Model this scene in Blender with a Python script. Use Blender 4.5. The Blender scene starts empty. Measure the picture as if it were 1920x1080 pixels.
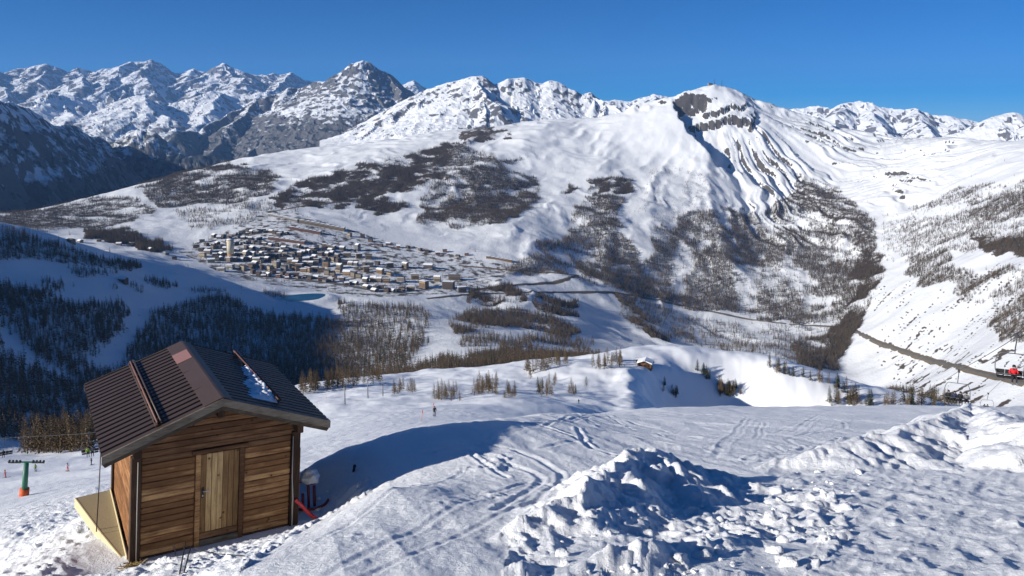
import bpy, bmesh, math, random
import numpy as np
from mathutils import Vector, Matrix
R = math.radians
rng = np.random.default_rng(7)
random.seed(7)
SC = bpy.context.scene
COL = SC.collection

# ---------------------------------------------------------------- camera, sky, sun, exposure
F_PX, CY_PX, PITCH = 1400.0, 372.0, R(6.0)          # measured on the 1920 x 1080 photograph
SUN_AZ, SUN_EL = R(-114.0), R(21.0)                 # azimuth from +Y, negative is left
cam_d = bpy.data.cameras.new('camera')
cam_d.sensor_width = 36.0
cam_d.lens = 36.0 * F_PX / 1920.0
cam_d.shift_y = -(540.0 - CY_PX) / 1920.0
cam_d.clip_start, cam_d.clip_end = 0.2, 120000.0
cam = bpy.data.objects.new('camera', cam_d)
cam.location = (0, 0, 0)
cam.rotation_euler = (R(90) - PITCH, 0, 0)
COL.objects.link(cam)
SC.camera = cam

world = bpy.data.worlds.new('World')
SC.world = world
world.use_nodes = True
wn = world.node_tree
wn.nodes.clear()
sky = wn.nodes.new('ShaderNodeTexSky')
sky.sky_type = 'NISHITA'
sky.sun_disc = False
sky.sun_elevation = SUN_EL
sky.sun_rotation = SUN_AZ
sky.altitude = 2500.0
sky.air_density = 0.7
sky.dust_density = 0.0
sky.ozone_density = 8.0
bg = wn.nodes.new('ShaderNodeBackground')
bg.inputs['Strength'].default_value = 0.064
wo = wn.nodes.new('ShaderNodeOutputWorld')
hsv = wn.nodes.new('ShaderNodeHueSaturation')
hsv.inputs['Saturation'].default_value = 1.34
wn.links.new(sky.outputs[0], hsv.inputs['Color'])
wn.links.new(hsv.outputs[0], bg.inputs[0])
wn.links.new(bg.outputs[0], wo.inputs[0])

sun_v = Vector((math.sin(SUN_AZ) * math.cos(SUN_EL), math.cos(SUN_AZ) * math.cos(SUN_EL), math.sin(SUN_EL)))
sun_d = bpy.data.lights.new('sun', 'SUN')
sun_d.energy = 5.0
sun_d.angle = R(0.53)
sun_d.color = (1.0, 0.955, 0.88)
sun = bpy.data.objects.new('sun', sun_d)
sun.rotation_euler = sun_v.to_track_quat('Z', 'Y').to_euler()
sun.location = (-60, -10, 60)
COL.objects.link(sun)
SC.view_settings.view_transform = 'Standard'
SC.view_settings.look = 'None'
SC.view_settings.exposure = 0.56
SC.view_settings.gamma = 1.0
SC.cycles.max_bounces = 5
SC.cycles.diffuse_bounces = 2
SC.cycles.glossy_bounces = 2
SC.cycles.transmission_bounces = 3
SC.cycles.volume_bounces = 0
SC.cycles.transparent_max_bounces = 6

# ---------------------------------------------------------------- small maths
CP, SP = math.cos(PITCH), math.sin(PITCH)

def dirn(px, py):
    """photograph pixel -> (azimuth, tan of elevation)"""
    px = np.asarray(px, float); py = np.asarray(py, float)
    xc = (px - 960.0) / F_PX; uc = -(py - CY_PX) / F_PX
    y = CP + uc * SP; z = -SP + uc * CP
    h = np.hypot(xc, y)
    return np.arctan2(xc, y), z / h

def pix(px, py, d):
    """world point at horizontal distance d that the photograph shows at this pixel"""
    a, t = dirn(px, py)
    return np.stack([np.sin(a) * d, np.cos(a) * d, t * d], -1)

def proj(x, y, z):
    f = y * CP - z * SP; u = y * SP + z * CP
    return 960 + F_PX * x / f, CY_PX - F_PX * u / f

_perm = np.random.default_rng(11).permutation(256)
_perm = np.concatenate([_perm, _perm, _perm])
_ga = np.linspace(0, 2 * np.pi, 257)[:256]
_gx, _gy = np.cos(_ga).astype(np.float32), np.sin(_ga).astype(np.float32)

def perlin(x, y, seed=0):
    x = np.asarray(x, np.float64) + seed * 17.31; y = np.asarray(y, np.float64) + seed * 5.77
    xi = np.floor(x); yi = np.floor(y)
    fx = (x - xi).astype(np.float32); fy = (y - yi).astype(np.float32)
    xi = xi.astype(np.int64) & 255; yi = yi.astype(np.int64) & 255
    u = fx * fx * fx * (fx * (fx * 6 - 15) + 10); v = fy * fy * fy * (fy * (fy * 6 - 15) + 10)
    def g(ix, iy, dx, dy):
        h = _perm[_perm[ix] + iy]
        return _gx[h] * dx + _gy[h] * dy
    x1 = (xi + 1) & 255; y1 = (yi + 1) & 255
    a = g(xi, yi, fx, fy); b = g(x1, yi, fx - 1, fy)
    c = g(xi, y1, fx, fy - 1); d = g(x1, y1, fx - 1, fy - 1)
    return ((a + u * (b - a)) + v * ((c + u * (d - c)) - (a + u * (b - a)))) * 1.45

def fbm(x, y, oct=4, seed=0, gain=0.5, lac=2.03):
    s = 0.0; a = 1.0; f = 1.0
    for i in range(oct):
        s = s + a * perlin(x * f, y * f, seed + i); a *= gain; f *= lac
    return s

def ridged(x, y, oct=4, seed=0, gain=0.5, lac=2.05):
    s = 0.0; a = 1.0; f = 1.0; w = 1.0
    for i in range(oct):
        n = 1 - np.abs(perlin(x * f, y * f, seed + i)); n = n * n * w
        s = s + a * n; w = np.clip(n * 1.6, 0, 1); a *= gain; f *= lac
    return s

def sstep(a, b, x):
    t = np.clip((x - a) / (b - a), 0, 1)
    return t * t * (3 - 2 * t)

def in_poly(px, py, poly):
    p = np.asarray(poly, float); r = np.zeros(np.shape(px), bool); n = len(p); j = n - 1
    for i in range(n):
        xi, yi = p[i]; xj, yj = p[j]
        c = ((yi > py) != (yj > py)) & (px < (xj - xi) * (py - yi) / (yj - yi + 1e-9) + xi)
        r ^= c; j = i
    return r

def seg_dist(x, y, a, b):
    """distance to a segment in plan and the parameter of the closest point"""
    vx, vy = b[0] - a[0], b[1] - a[1]; L2 = vx * vx + vy * vy + 1e-9
    t = np.clip(((x - a[0]) * vx + (y - a[1]) * vy) / L2, 0, 1)
    return np.hypot(x - a[0] - t * vx, y - a[1] - t * vy), t

def line_dist(x, y, pts):
    """closest distance to a polyline, arc length there and interpolated height"""
    best = None; s0 = 0.0
    for a, b in zip(pts[:-1], pts[1:]):
        d, t = seg_dist(x, y, a, b); L = math.hypot(b[0] - a[0], b[1] - a[1])
        z = a[2] + t * (b[2] - a[2]) if len(a) > 2 else 0 * t
        if best is None: best = [d, s0 + t * L, z]
        else:
            m = d < best[0]
            best = [np.where(m, d, best[0]), np.where(m, s0 + t * L, best[1]), np.where(m, z, best[2])]
        s0 += L
    return best

def tent(x, y, pts, slope, ease=0.0, lee=0.0):
    """roof-like hill over a crest line: height, arc length and distance of the winning segment"""
    Z = None; s0 = 0.0
    for a, b in zip(pts[:-1], pts[1:]):
        d, t = seg_dist(x, y, a, b); L = math.hypot(b[0] - a[0], b[1] - a[1])
        sl = slope * (1 - ease * sstep(0, 1500, d)) if ease else slope
        if lee: sl = sl * (1 + lee * np.clip((x - a[0] - t * (b[0] - a[0])) / (d + 1.0), 0, 1))      # sides away from the sun are steeper
        z = a[2] + t * (b[2] - a[2]) - sl * d
        if Z is None: Z, T, D = z, s0 + t * L, d
        else:
            m = z > Z; Z = np.where(m, z, Z); T = np.where(m, s0 + t * L, T); D = np.where(m, d, D)
        s0 += L
    return Z, T, D

# ---------------------------------------------------------------- object helpers
def link(o, parent=None):
    COL.objects.link(o)
    if parent is not None: o.parent = parent
    return o

def tag(o, label=None, cat=None, group=None, kind=None):
    if label: o['label'] = label
    if cat: o['category'] = cat
    if group: o['group'] = group
    if kind: o['kind'] = kind
    return o

def empty(name, loc=(0, 0, 0), rot=(0, 0, 0), label=None, cat=None, group=None):
    o = bpy.data.objects.new(name, None)
    o.empty_display_size = 0.3
    o.location = loc; o.rotation_euler = rot
    link(o)
    return tag(o, label, cat, group)

def np_mesh(name, V, Q, smooth=True, attrs=None):
    """mesh from vertex and quad (or triangle) arrays"""
    me = bpy.data.meshes.new(name)
    V = np.ascontiguousarray(V, np.float32); Q = np.ascontiguousarray(Q, np.int32); k = Q.shape[1]
    me.vertices.add(len(V)); me.vertices.foreach_set('co', V.ravel())
    me.loops.add(Q.size); me.loops.foreach_set('vertex_index', Q.ravel())
    me.polygons.add(len(Q))
    me.polygons.foreach_set('loop_start', np.arange(0, Q.size, k, dtype=np.int32))
    me.polygons.foreach_set('loop_total', np.full(len(Q), k, np.int32))
    me.polygons.foreach_set('use_smooth', np.full(len(Q), smooth, bool))
    for nm, a in (attrs or {}).items():
        at = me.attributes.new(nm, 'FLOAT', 'POINT')
        at.data.foreach_set('value', np.ascontiguousarray(a, np.float32).ravel())
    me.update(calc_edges=True)
    return me

def grid_quads(nr, nc):
    i = np.arange(nr - 1)[:, None] * nc + np.arange(nc - 1)[None, :]
    return np.stack([i, i + nc, i + nc + 1, i + 1], -1).reshape(-1, 4)[:, ::-1]

class MB:
    """collects vertices and faces of one part"""
    def __init__(s): s.v = []; s.f = []
    def add(s, vs, fs):
        n = len(s.v); s.v += [tuple(v) for v in vs]; s.f += [tuple(i + n for i in f) for f in fs]; return s
    def box(s, x0, x1, y0, y1, z0, z1, M=None):
        vs = [(x, y, z) for z in (z0, z1) for y in (y0, y1) for x in (x0, x1)]
        if M is not None: vs = [M @ Vector(v) for v in vs]
        return s.add(vs, [(0, 2, 3, 1), (4, 5, 7, 6), (0, 1, 5, 4), (2, 6, 7, 3), (0, 4, 6, 2), (1, 3, 7, 5)])
    def bar(s, a, b, w, h=None, up=(0, 0, 1)):
        a, b = Vector(a), Vector(b); h = h or w; d = (b - a).normalized()
        sd = d.cross(Vector(up))
        if sd.length < 1e-4: sd = d.cross(Vector((1, 0, 0)))
        sd.normalize(); u = sd.cross(d)
        vs = [p + sd * (i * w / 2) + u * (j * h / 2) for p in (a, b) for (i, j) in ((-1, -1), (1, -1), (1, 1), (-1, 1))]
        return s.add(vs, [(0, 3, 2, 1), (4, 5, 6, 7), (0, 1, 5, 4), (1, 2, 6, 5), (2, 3, 7, 6), (3, 0, 4, 7)])
    def tube(s, pts, rad, n=8, cap=True):
        pts = [Vector(p) for p in pts]
        rad = [rad] * len(pts) if not hasattr(rad, '__len__') else rad
        ref = Vector((0.13, 0.31, 0.94)); rings = []
        for i, p in enumerate(pts):
            d = (pts[min(i + 1, len(pts) - 1)] - pts[max(i - 1, 0)]).normalized()
            if abs(d.dot(ref)) > 0.97: ref = Vector((0.9, 0.1, 0.2))
            a = d.cross(ref).normalized(); b = d.cross(a).normalized()
            rings.append([p + (a * math.cos(2 * math.pi * k / n) + b * math.sin(2 * math.pi * k / n)) * rad[i] for k in range(n)])
        vs = [v for r in rings for v in r]; fs = []
        for i in range(len(pts) - 1):
            for k in range(n):
                fs.append((i * n + k, i * n + (k + 1) % n, (i + 1) * n + (k + 1) % n, (i + 1) * n + k))
        if cap: fs += [tuple(range(n))[::-1], tuple((len(pts) - 1) * n + k for k in range(n))]
        return s.add(vs, fs)
    def poly_prism(s, pts, off):
        """closed polygon (3D points) extruded by the vector off"""
        n = len(pts); off = Vector(off)
        vs = [Vector(p) for p in pts] + [Vector(p) + off for p in pts]
        fs = [tuple(range(n))[::-1], tuple(range(n, 2 * n))] + [(i, (i + 1) % n, n + (i + 1) % n, n + i) for i in range(n)]
        return s.add(vs, fs)
    def mesh(s, name, smooth=False, bevel=0.0, fixn=True):
        me = bpy.data.meshes.new(name); me.from_pydata(s.v, [], s.f)
        bm = bmesh.new(); bm.from_mesh(me)
        if fixn: bmesh.ops.recalc_face_normals(bm, faces=bm.faces)
        if bevel > 0:
            bmesh.ops.bevel(bm, geom=[e for e in bm.edges], offset=bevel, segments=1, affect='EDGES', clamp_overlap=True)
        for f in bm.faces: f.smooth = smooth
        bm.to_mesh(me); bm.free()
        return me
    def build(s, name, mat, parent=None, smooth=False, bevel=0.0, loc=None):
        o = bpy.data.objects.new(name, s.mesh(name, smooth, bevel))
        o.data.materials.append(mat)
        if loc is not None: o.location = loc
        return link(o, parent)

def dup(o, parent=None):
    c = o.copy(); COL.objects.link(c)
    c.parent = parent
    for ch in o.children: dup(ch, c)
    return c

# ---------------------------------------------------------------- material helpers
class NT:
    """terse node builder"""
    def __init__(s, name):
        s.m = bpy.data.materials.new(name); s.m.use_nodes = True
        s.t = s.m.node_tree; s.t.nodes.clear()
        s.out = s.n('ShaderNodeOutputMaterial'); s.b = s.n('ShaderNodeBsdfPrincipled')
        s.t.links.new(s.b.outputs[0], s.out.inputs[0])
    def n(s, kind, **kw):
        nd = s.t.nodes.new(kind)
        for k, v in kw.items(): setattr(nd, k, v)
        return nd
    def set(s, sock, v):
        if hasattr(v, 'is_linked') or isinstance(v, bpy.types.NodeSocket): s.t.links.new(v, sock)
        else: sock.default_value = v
    def coord(s, kind='Object'): return s.n('ShaderNodeTexCoord').outputs[kind]
    def geo(s, k='Position'): return s.n('ShaderNodeNewGeometry').outputs[k]
    def attr(s, name): return s.n('ShaderNodeAttribute', attribute_name=name).outputs['Fac']
    def mapping(s, v, scale=(1, 1, 1), rot=(0, 0, 0), loc=(0, 0, 0)):
        m = s.n('ShaderNodeMapping'); s.set(m.inputs[0], v)
        m.inputs['Scale'].default_value = scale; m.inputs['Rotation'].default_value = rot; m.inputs['Location'].default_value = loc
        return m.outputs[0]
    def noise(s, v, scale, detail=4, rough=0.55, dist=0.0):
        n = s.n('ShaderNodeTexNoise'); s.set(n.inputs['Vector'], v)
        n.inputs['Scale'].default_value = scale; n.inputs['Detail'].default_value = detail
        n.inputs['Roughness'].default_value = rough; n.inputs['Distortion'].default_value = dist
        return n.outputs['Fac']
    def vor(s, v, scale, out='Distance', feature='F1'):
        n = s.n('ShaderNodeTexVoronoi', feature=feature); s.set(n.inputs['Vector'], v); n.inputs['Scale'].default_value = scale
        return n.outputs[out]
    def ramp(s, f, stops):
        r = s.n('ShaderNodeValToRGB'); s.set(r.inputs[0], f); e = r.color_ramp.elements
        while len(e) < len(stops): e.new(0.5)
        for q, (p, c) in zip(e, stops):
            q.position = p; q.color = (c, c, c, 1) if not hasattr(c, '__len__') else (*c[:3], 1)
        return r.outputs[0]
    def mix(s, f, a, b, mode='MIX'):
        m = s.n('ShaderNodeMix', data_type='RGBA', blend_type=mode)
        s.set(m.inputs[0], f)
        for k, v in ((6, a), (7, b)):
            if isinstance(v, (tuple, list)): m.inputs[k].default_value = (*v[:3], 1)
            else: s.set(m.inputs[k], v)
        return m.outputs[2]
    def math(s, op, a, b=0.5, clamp=False):
        m = s.n('ShaderNodeMath', operation=op, use_clamp=clamp); s.set(m.inputs[0], a); s.set(m.inputs[1], b)
        return m.outputs[0]
    def bump(s, h, strength=0.3, dist=0.02, normal=None):
        b = s.n('ShaderNodeBump'); s.set(b.inputs['Height'], h)
        b.inputs['Strength'].default_value = strength; b.inputs['Distance'].default_value = dist
        if normal is not None: s.set(b.inputs['Normal'], normal)
        return b.outputs[0]
    def fin(s, color=None, rough=0.7, normal=None, metal=0.0, spec=None):
        if color is not None:
            if isinstance(color, (tuple, list)): s.b.inputs['Base Color'].default_value = (*color[:3], 1)
            else: s.set(s.b.inputs['Base Color'], color)
        s.set(s.b.inputs['Roughness'], rough); s.set(s.b.inputs['Metallic'], metal)
        if spec is not None: s.b.inputs['Specular IOR Level'].default_value = spec
        if normal is not None: s.set(s.b.inputs['Normal'], normal)
        return s.m

def plain(name, color, rough=0.7, var=0.15, scale=8.0, metal=0.0, bump=0.0, spec=None):
    k = NT(name); co = k.coord()
    n = k.noise(co, scale, 4, 0.6)
    c = k.mix(n, tuple(x * (1 - var) for x in color), tuple(min(1, x * (1 + var)) for x in color))
    nm = k.bump(n, 0.4, bump) if bump else None
    return k.fin(c, rough, nm, metal, spec)
# ================================================================ TERRAIN
# survey points: (pixel x, pixel y, horizontal metres) -> real points of one height field around the viewpoint
CTRL = []
def C(*pts): CTRL.extend(pts)
# piste below the viewpoint: an even slope that rolls over about 90 m out
SLP = 0.346
def on_piste(px, py, h=0.0):
    """distance at which the pixel sees a point h metres above the even piste"""
    az, t = dirn(px, py)
    return (1.75 - h) / max(-float(t) - SLP * math.cos(float(az)), 0.012)
for x_ in (560, 700, 850, 1000, 1200, 1450, 1700, 1920, 2150):
    ca_ = math.cos(float(dirn(x_, 700)[0]))
    for d_ in (3.0, 5.0, 7.5, 10.0, 13.0, 16.0, 22.0, 30.0):
        if d_ > (5.5 if x_ < 600 else 11 if x_ < 750 else 10 if x_ < 900 else 14 if x_ < 1100 else 99): continue
        CTRL.append((x_, None, d_, -1.75 - d_ * SLP * ca_))
    if x_ > 1010: C((x_, 766, 35 / ca_), (x_, 772, 48 / ca_), (x_, 800, 95 / ca_), (x_, 845, 190 / ca_))
CTRL += [(430, None, 3.0, -1.75 - 3 * .36), (100, None, 3.0, -1.75 - 3 * .38), (-250, None, 3.0, -1.75 - 3 * .38),
         (430, None, 5.0, -1.75 - 5 * .37), (100, None, 5.5, -1.75 - 5.5 * .41), (-250, None, 5.5, -1.75 - 5.5 * .42),
         (-250, None, 10, -1.75 - 10 * .44), (-250, None, 18, -1.75 - 18 * .46)]
C((430, 1084, 7.2), (530, 1032, 8.6), (610, 990, 10.4))                                                        # edge of the bank right of the hut
C((170, 1078, 12.3), (60, 1080, 13.5), (330, 1045, 12.2), (455, 1014, 13.0), (545, 990, 13.8), (590, 960, 14.2), (620, 935, 14.6))   # hollow round the hut
C((640, 905, 15.0), (700, 880, 14.6), (780, 850, 15.0), (860, 838, 14.8), (915, 838, 14.7))
C((560, 905, 15.8), (600, 868, 16.0), (650, 842, 16.3), (700, 823, 16.8), (760, 804, 17.5), (850, 794, 18.4), (935, 785, 20), (1010, 777, 25))   # rim of the bank
C((560, 935, 19), (600, 900, 19.8), (650, 872, 20.8), (760, 835, 22.8), (850, 822, 25.5), (935, 808, 30), (1010, 796, 40))
C((230, 940, 17), (120, 985, 20), (0, 1010, 21), (200, 912, 35), (90, 960, 42), (-100, 990, 40), (300, 905, 30), (420, 895, 32))
C((45, 930, 134), (-120, 940, 120), (150, 900, 130), (130, 880, 190), (60, 862, 230), (100, 848, 270), (180, 842, 260), (-120, 870, 250),
  (300, 835, 230), (450, 810, 240), (350, 870, 120), (500, 840, 110), (60, 850, 340), (60, 860, 460), (200, 845, 420), (-120, 870, 420))
C((600, 840, 60), (760, 805, 70), (900, 790, 80), (600, 812, 110), (640, 788, 170), (650, 745, 300), (560, 722, 420), (640, 712, 460), (740, 706, 480), (740, 730, 380), (800, 775, 165),
  (900, 750, 240), (880, 768, 150), (780, 745, 270), (830, 722, 370), (860, 695, 480), (950, 684, 520), (950, 715, 380), (1000, 748, 240), (450, 750, 420), (300, 790, 420))
# the knoll with the small hut, its spine and the hollow right of it
C((1050, 674, 500), (1100, 668, 490), (1160, 657, 470), (1230, 655, 470), (1300, 659, 475), (1400, 672, 480), (1450, 682, 475), (1520, 708, 465), (1600, 738, 450), (1700, 757, 440), (1800, 770, 440))
C((1210, 686, 432), (1195, 705, 405), (1185, 730, 370), (1195, 757, 325), (1100, 715, 380), (1100, 752, 290), (1050, 760, 250))
C((1265, 690, 446), (1300, 700, 447), (1265, 735, 415), (1310, 750, 420), (1290, 720, 428), (1350, 735, 440), (1380, 715, 455), (1400, 690, 470), (1420, 740, 438), (1500, 742, 425), (1600, 775, 380), (1760, 800, 350))
# ground falling away behind them
for x_ in (-120, 60, 250, 450): C((x_, 900 if x_ < 200 else 860, 620), (x_, 880 if x_ < 200 else 850, 820))
for x_ in (650, 850, 1050, 1250, 1450, 1650, 1900): C((x_, 735 if x_ < 1300 else 770, 640), (x_, 735 if x_ < 1300 else 775, 850))
# wooded slope in the shade, left
C((-180, 395, 1950), (-180, 560, 1500), (-180, 700, 1150), (-180, 830, 950), (0, 432, 1950), (0, 500, 1780), (0, 550, 1600), (0, 700, 1250), (0, 815, 1020),
  (120, 455, 1980), (120, 505, 1850), (120, 560, 1650), (120, 700, 1320), (120, 810, 1080), (250, 503, 2040), (250, 540, 1880), (250, 620, 1650), (250, 720, 1380), (250, 810, 1120),
  (400, 545, 2080), (400, 582, 1930), (400, 660, 1650), (400, 745, 1350), (550, 572, 2080), (550, 602, 1930), (550, 680, 1600), (550, 745, 1250),
  (700, 580, 2020), (700, 640, 1750), (700, 700, 1400), (800, 600, 1900), (800, 650, 1600), (800, 692, 1250))
C((-180, 440, 2600), (0, 462, 2600), (120, 470, 2600), (250, 480, 2500))
# pass with the village
C((-180, 425, 3400), (0, 418, 3500), (100, 420, 3400), (250, 432, 3200), (330, 470, 2850), (430, 506, 2600), (600, 503, 2650), (700, 512, 2560), (800, 538, 2420), (550, 442, 2980), (650, 462, 2900),
  (520, 402, 3350), (700, 442, 3080), (420, 440, 3050), (400, 390, 3600), (620, 548, 2280), (740, 555, 2250), (900, 522, 2600), (1000, 500, 2800), (1000, 542, 2480), (1090, 522, 2760), (870, 545, 2350))
C((600, 387, 3550), (750, 402, 3450), (900, 432, 3200), (1000, 442, 3150), (850, 352, 3850), (700, 342, 3900), (550, 340, 4000), (300, 375, 3900), (150, 400, 3800), (560, 302, 4650), (700, 292, 4450), (820, 285, 4500))
# skyline of the near massif and the ground behind it
CREST = [(-180, 428, 3950), (0, 401, 4000), (150, 372, 4250), (280, 344, 4650), (420, 308, 5050), (560, 279, 5300), (700, 269, 5300), (780, 258, 5250), (850, 244, 5150), (900, 236, 5100), (960, 221, 5000),
         (1060, 213, 5000), (1150, 206, 5000), (1200, 192, 5050), (1270, 177, 5100), (1345, 162, 5200), (1400, 178, 5250), (1480, 204, 5300), (1560, 227, 5350), (1650, 245, 5400), (1750, 257, 5350), (1850, 265, 5200), (1960, 262, 4900), (2150, 248, 4500)]
for x_, y_, d_ in CREST:
    y_ += 12 * (900 <= x_ < 1300) + 14 * (1390 < x_ < 1700) - 2 * (x_ == 1345)
    C((x_, y_, d_), (x_, y_ + 45, d_ * 1.13))
# its flanks
C((1345, 205, 4950), (1345, 285, 4660), (1345, 400, 4050), (1345, 520, 3350), (1345, 592, 2950), (1200, 240, 4800), (1200, 305, 4450), (1200, 400, 3850), (1200, 480, 3350), (1200, 552, 2900),
  (1100, 262, 4700), (1100, 340, 4150), (1100, 425, 3550), (1050, 482, 3080), (1480, 260, 4980), (1480, 310, 4760), (1480, 400, 4250), (1480, 500, 3600), (1480, 602, 2960), (1580, 340, 4700), (1600, 282, 5050),
  (960, 262, 4650), (960, 320, 4200), (960, 382, 3680), (1690, 300, 5000), (1270, 330, 4350), (1270, 440, 3700))
# right-hand slope and the gorge in front of it
C((1625, 400, 4150), (1640, 470, 3650), (1600, 602, 2900), (1575, 690, 2450), (1750, 305, 4650), (1900, 290, 4300), (1900, 400, 3300), (1780, 400, 3700), (1900, 500, 2600), (1750, 500, 3050), (1740, 600, 2520), (1900, 600, 2050),
  (1900, 700, 1700), (1750, 700, 2050), (1650, 745, 2150), (2150, 270, 4000), (2150, 400, 2900), (2150, 600, 1700), (1660, 560, 2950), (1900, 780, 1450), (1700, 790, 1600))
C((1300, 602, 2820), (1300, 642, 2500), (1400, 655, 2420), (1200, 600, 2560), (1200, 650, 2100), (1000, 562, 2350), (1000, 622, 1950), (1000, 662, 1500), (1100, 662, 1700), (1500, 662, 2420), (1500, 702, 2080), (1400, 702, 1850),
  (900, 562, 2300), (900, 602, 2000), (900, 652, 1500), (900, 692, 1100), (1100, 692, 1200), (1300, 692, 1400), (1500, 745, 1500), (1100, 560, 2600), (1100, 610, 2250))

def _prep():
    P = []; val = []
    for c in CTRL:
        if len(c) == 3:
            a, t = dirn(c[0], c[1]); z = t * c[2]
        else:
            a, _ = dirn(c[0], 700.0); z = c[3]
        P.append((a, math.log(c[2]) * 0.8)); val.append((z + 1.75) / c[2])
    return np.array(P), np.array(val)
_CP, _CV = _prep()
_c2 = 0.05 ** 2
_K = np.sqrt(((_CP[:, None] - _CP[None]) ** 2).sum(-1) + _c2)
_n = len(_CP)
_A = np.zeros((_n + 3, _n + 3)); _A[:_n, :_n] = _K - 0.002 * np.eye(_n)
_A[:_n, _n] = 1; _A[:_n, _n + 1:] = _CP; _A[_n, :_n] = 1; _A[_n + 1:, :_n] = _CP.T
_W = np.linalg.solve(_A, np.concatenate([_CV, np.zeros(3)]))

def h_base(x, y):
    x = np.asarray(x, float); y = np.asarray(y, float)
    d = np.maximum(np.hypot(x, y), 0.5); a = np.clip(np.arctan2(x, y), -0.85, 0.85); l = np.log(d) * 0.8
    s = _W[_n] + _W[_n + 1] * a + _W[_n + 2] * l
    s = s.astype(np.float32)
    for i in range(_n):
        s = s + np.float32(_W[i]) * np.sqrt((a - _CP[i, 0]).astype(np.float32) ** 2 + (l - _CP[i, 1]).astype(np.float32) ** 2 + np.float32(_c2))
    return -1.75 + s * d
# ---------------------------------------------------------------- relief added to the survey
def ground_pt(px, py, d0=3.0, d1=6000.0, n=0):
    """first point of the built ground, from d0 on, that the pixel looks at"""
    a, t = dirn(px, py); a = float(a); t = float(t)
    u = np.clip((a + AZ) / (2 * AZ), 0, .99999)
    prof = []
    for dg, zg in ((d_near, zn), (d_far, zf)):
        w = u * (zg.shape[1] - 1); i = int(w); w -= i
        prof.append((dg, zg[:, i] * (1 - w) + zg[:, i + 1] * w))
    d = np.concatenate([prof[0][0], prof[1][0][1:]]); z = np.concatenate([prof[0][1], prof[1][1][1:]])
    m = (d >= d0) & (d <= d1); d = d[m]; h = z[m] - t * d
    k = int(np.argmax(h > 0))
    if h[k] <= 0: k = len(d) - 1
    k = max(k, 1); w = np.clip(h[k - 1] / (h[k - 1] - h[k] + 1e-12), 0, 1); dd = d[k - 1] + w * (d[k] - d[k - 1])
    return Vector((math.sin(a) * dd, math.cos(a) * dd, float(h[k - 1] * (1 - w) + h[k] * w + t * dd)))

def ground_z(x, y):
    """height of the built ground in plan (scalar)"""
    a = math.atan2(x, y); d = math.hypot(x, y); u = min(max((a + AZ) / (2 * AZ), 0), .99999)
    dg, zg = (d_near, zn) if d < d_near[-1] else (d_far, zf)
    w = u * (zg.shape[1] - 1); i = int(w); w -= i
    return float(np.interp(d, dg, zg[:, i] * (1 - w) + zg[:, i + 1] * w))

PK = pix(1330, 160, 5230)                       # summit of the near massif
def polyw(pts): return [tuple(pix(*p)) for p in pts]
CLIFF_EDGE = polyw([(1262, 178, 5060), (1268, 200, 4950), (1272, 225, 4880), (1290, 262, 4760), (1312, 285, 4650), (1330, 300, 4580)])
SPINE = polyw([(1322, 292, 4600), (1332, 335, 4380), (1325, 385, 4080), (1345, 440, 3800), (1372, 520, 3350)])
SUMMIT = polyw([(1190, 195, 5050), (1230, 186, 5080), (1268, 179, 5100), (1310, 168, 5150), (1345, 158, 5200), (1372, 168, 5230), (1410, 182, 5260), (1480, 205, 5300), (1550, 226, 5340)])
SPURS = [polyw([(1150, 240, 4800), (1130, 300, 4400), (1140, 360, 4000), (1150, 440, 3500)]),
         polyw([(1230, 300, 4450), (1225, 380, 3950), (1215, 470, 3400)]),
         polyw([(1430, 330, 4600), (1470, 420, 4080), (1480, 520, 3450)]),
         polyw([(1500, 330, 4650), (1580, 420, 4100), (1600, 480, 3700)]),
         polyw([(1060, 215, 5000), (1000, 260, 4650), (930, 310, 4250), (860, 330, 4000)]),
         polyw([(960, 222, 5000), (900, 262, 4750), (850, 300, 4400)])]

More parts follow.
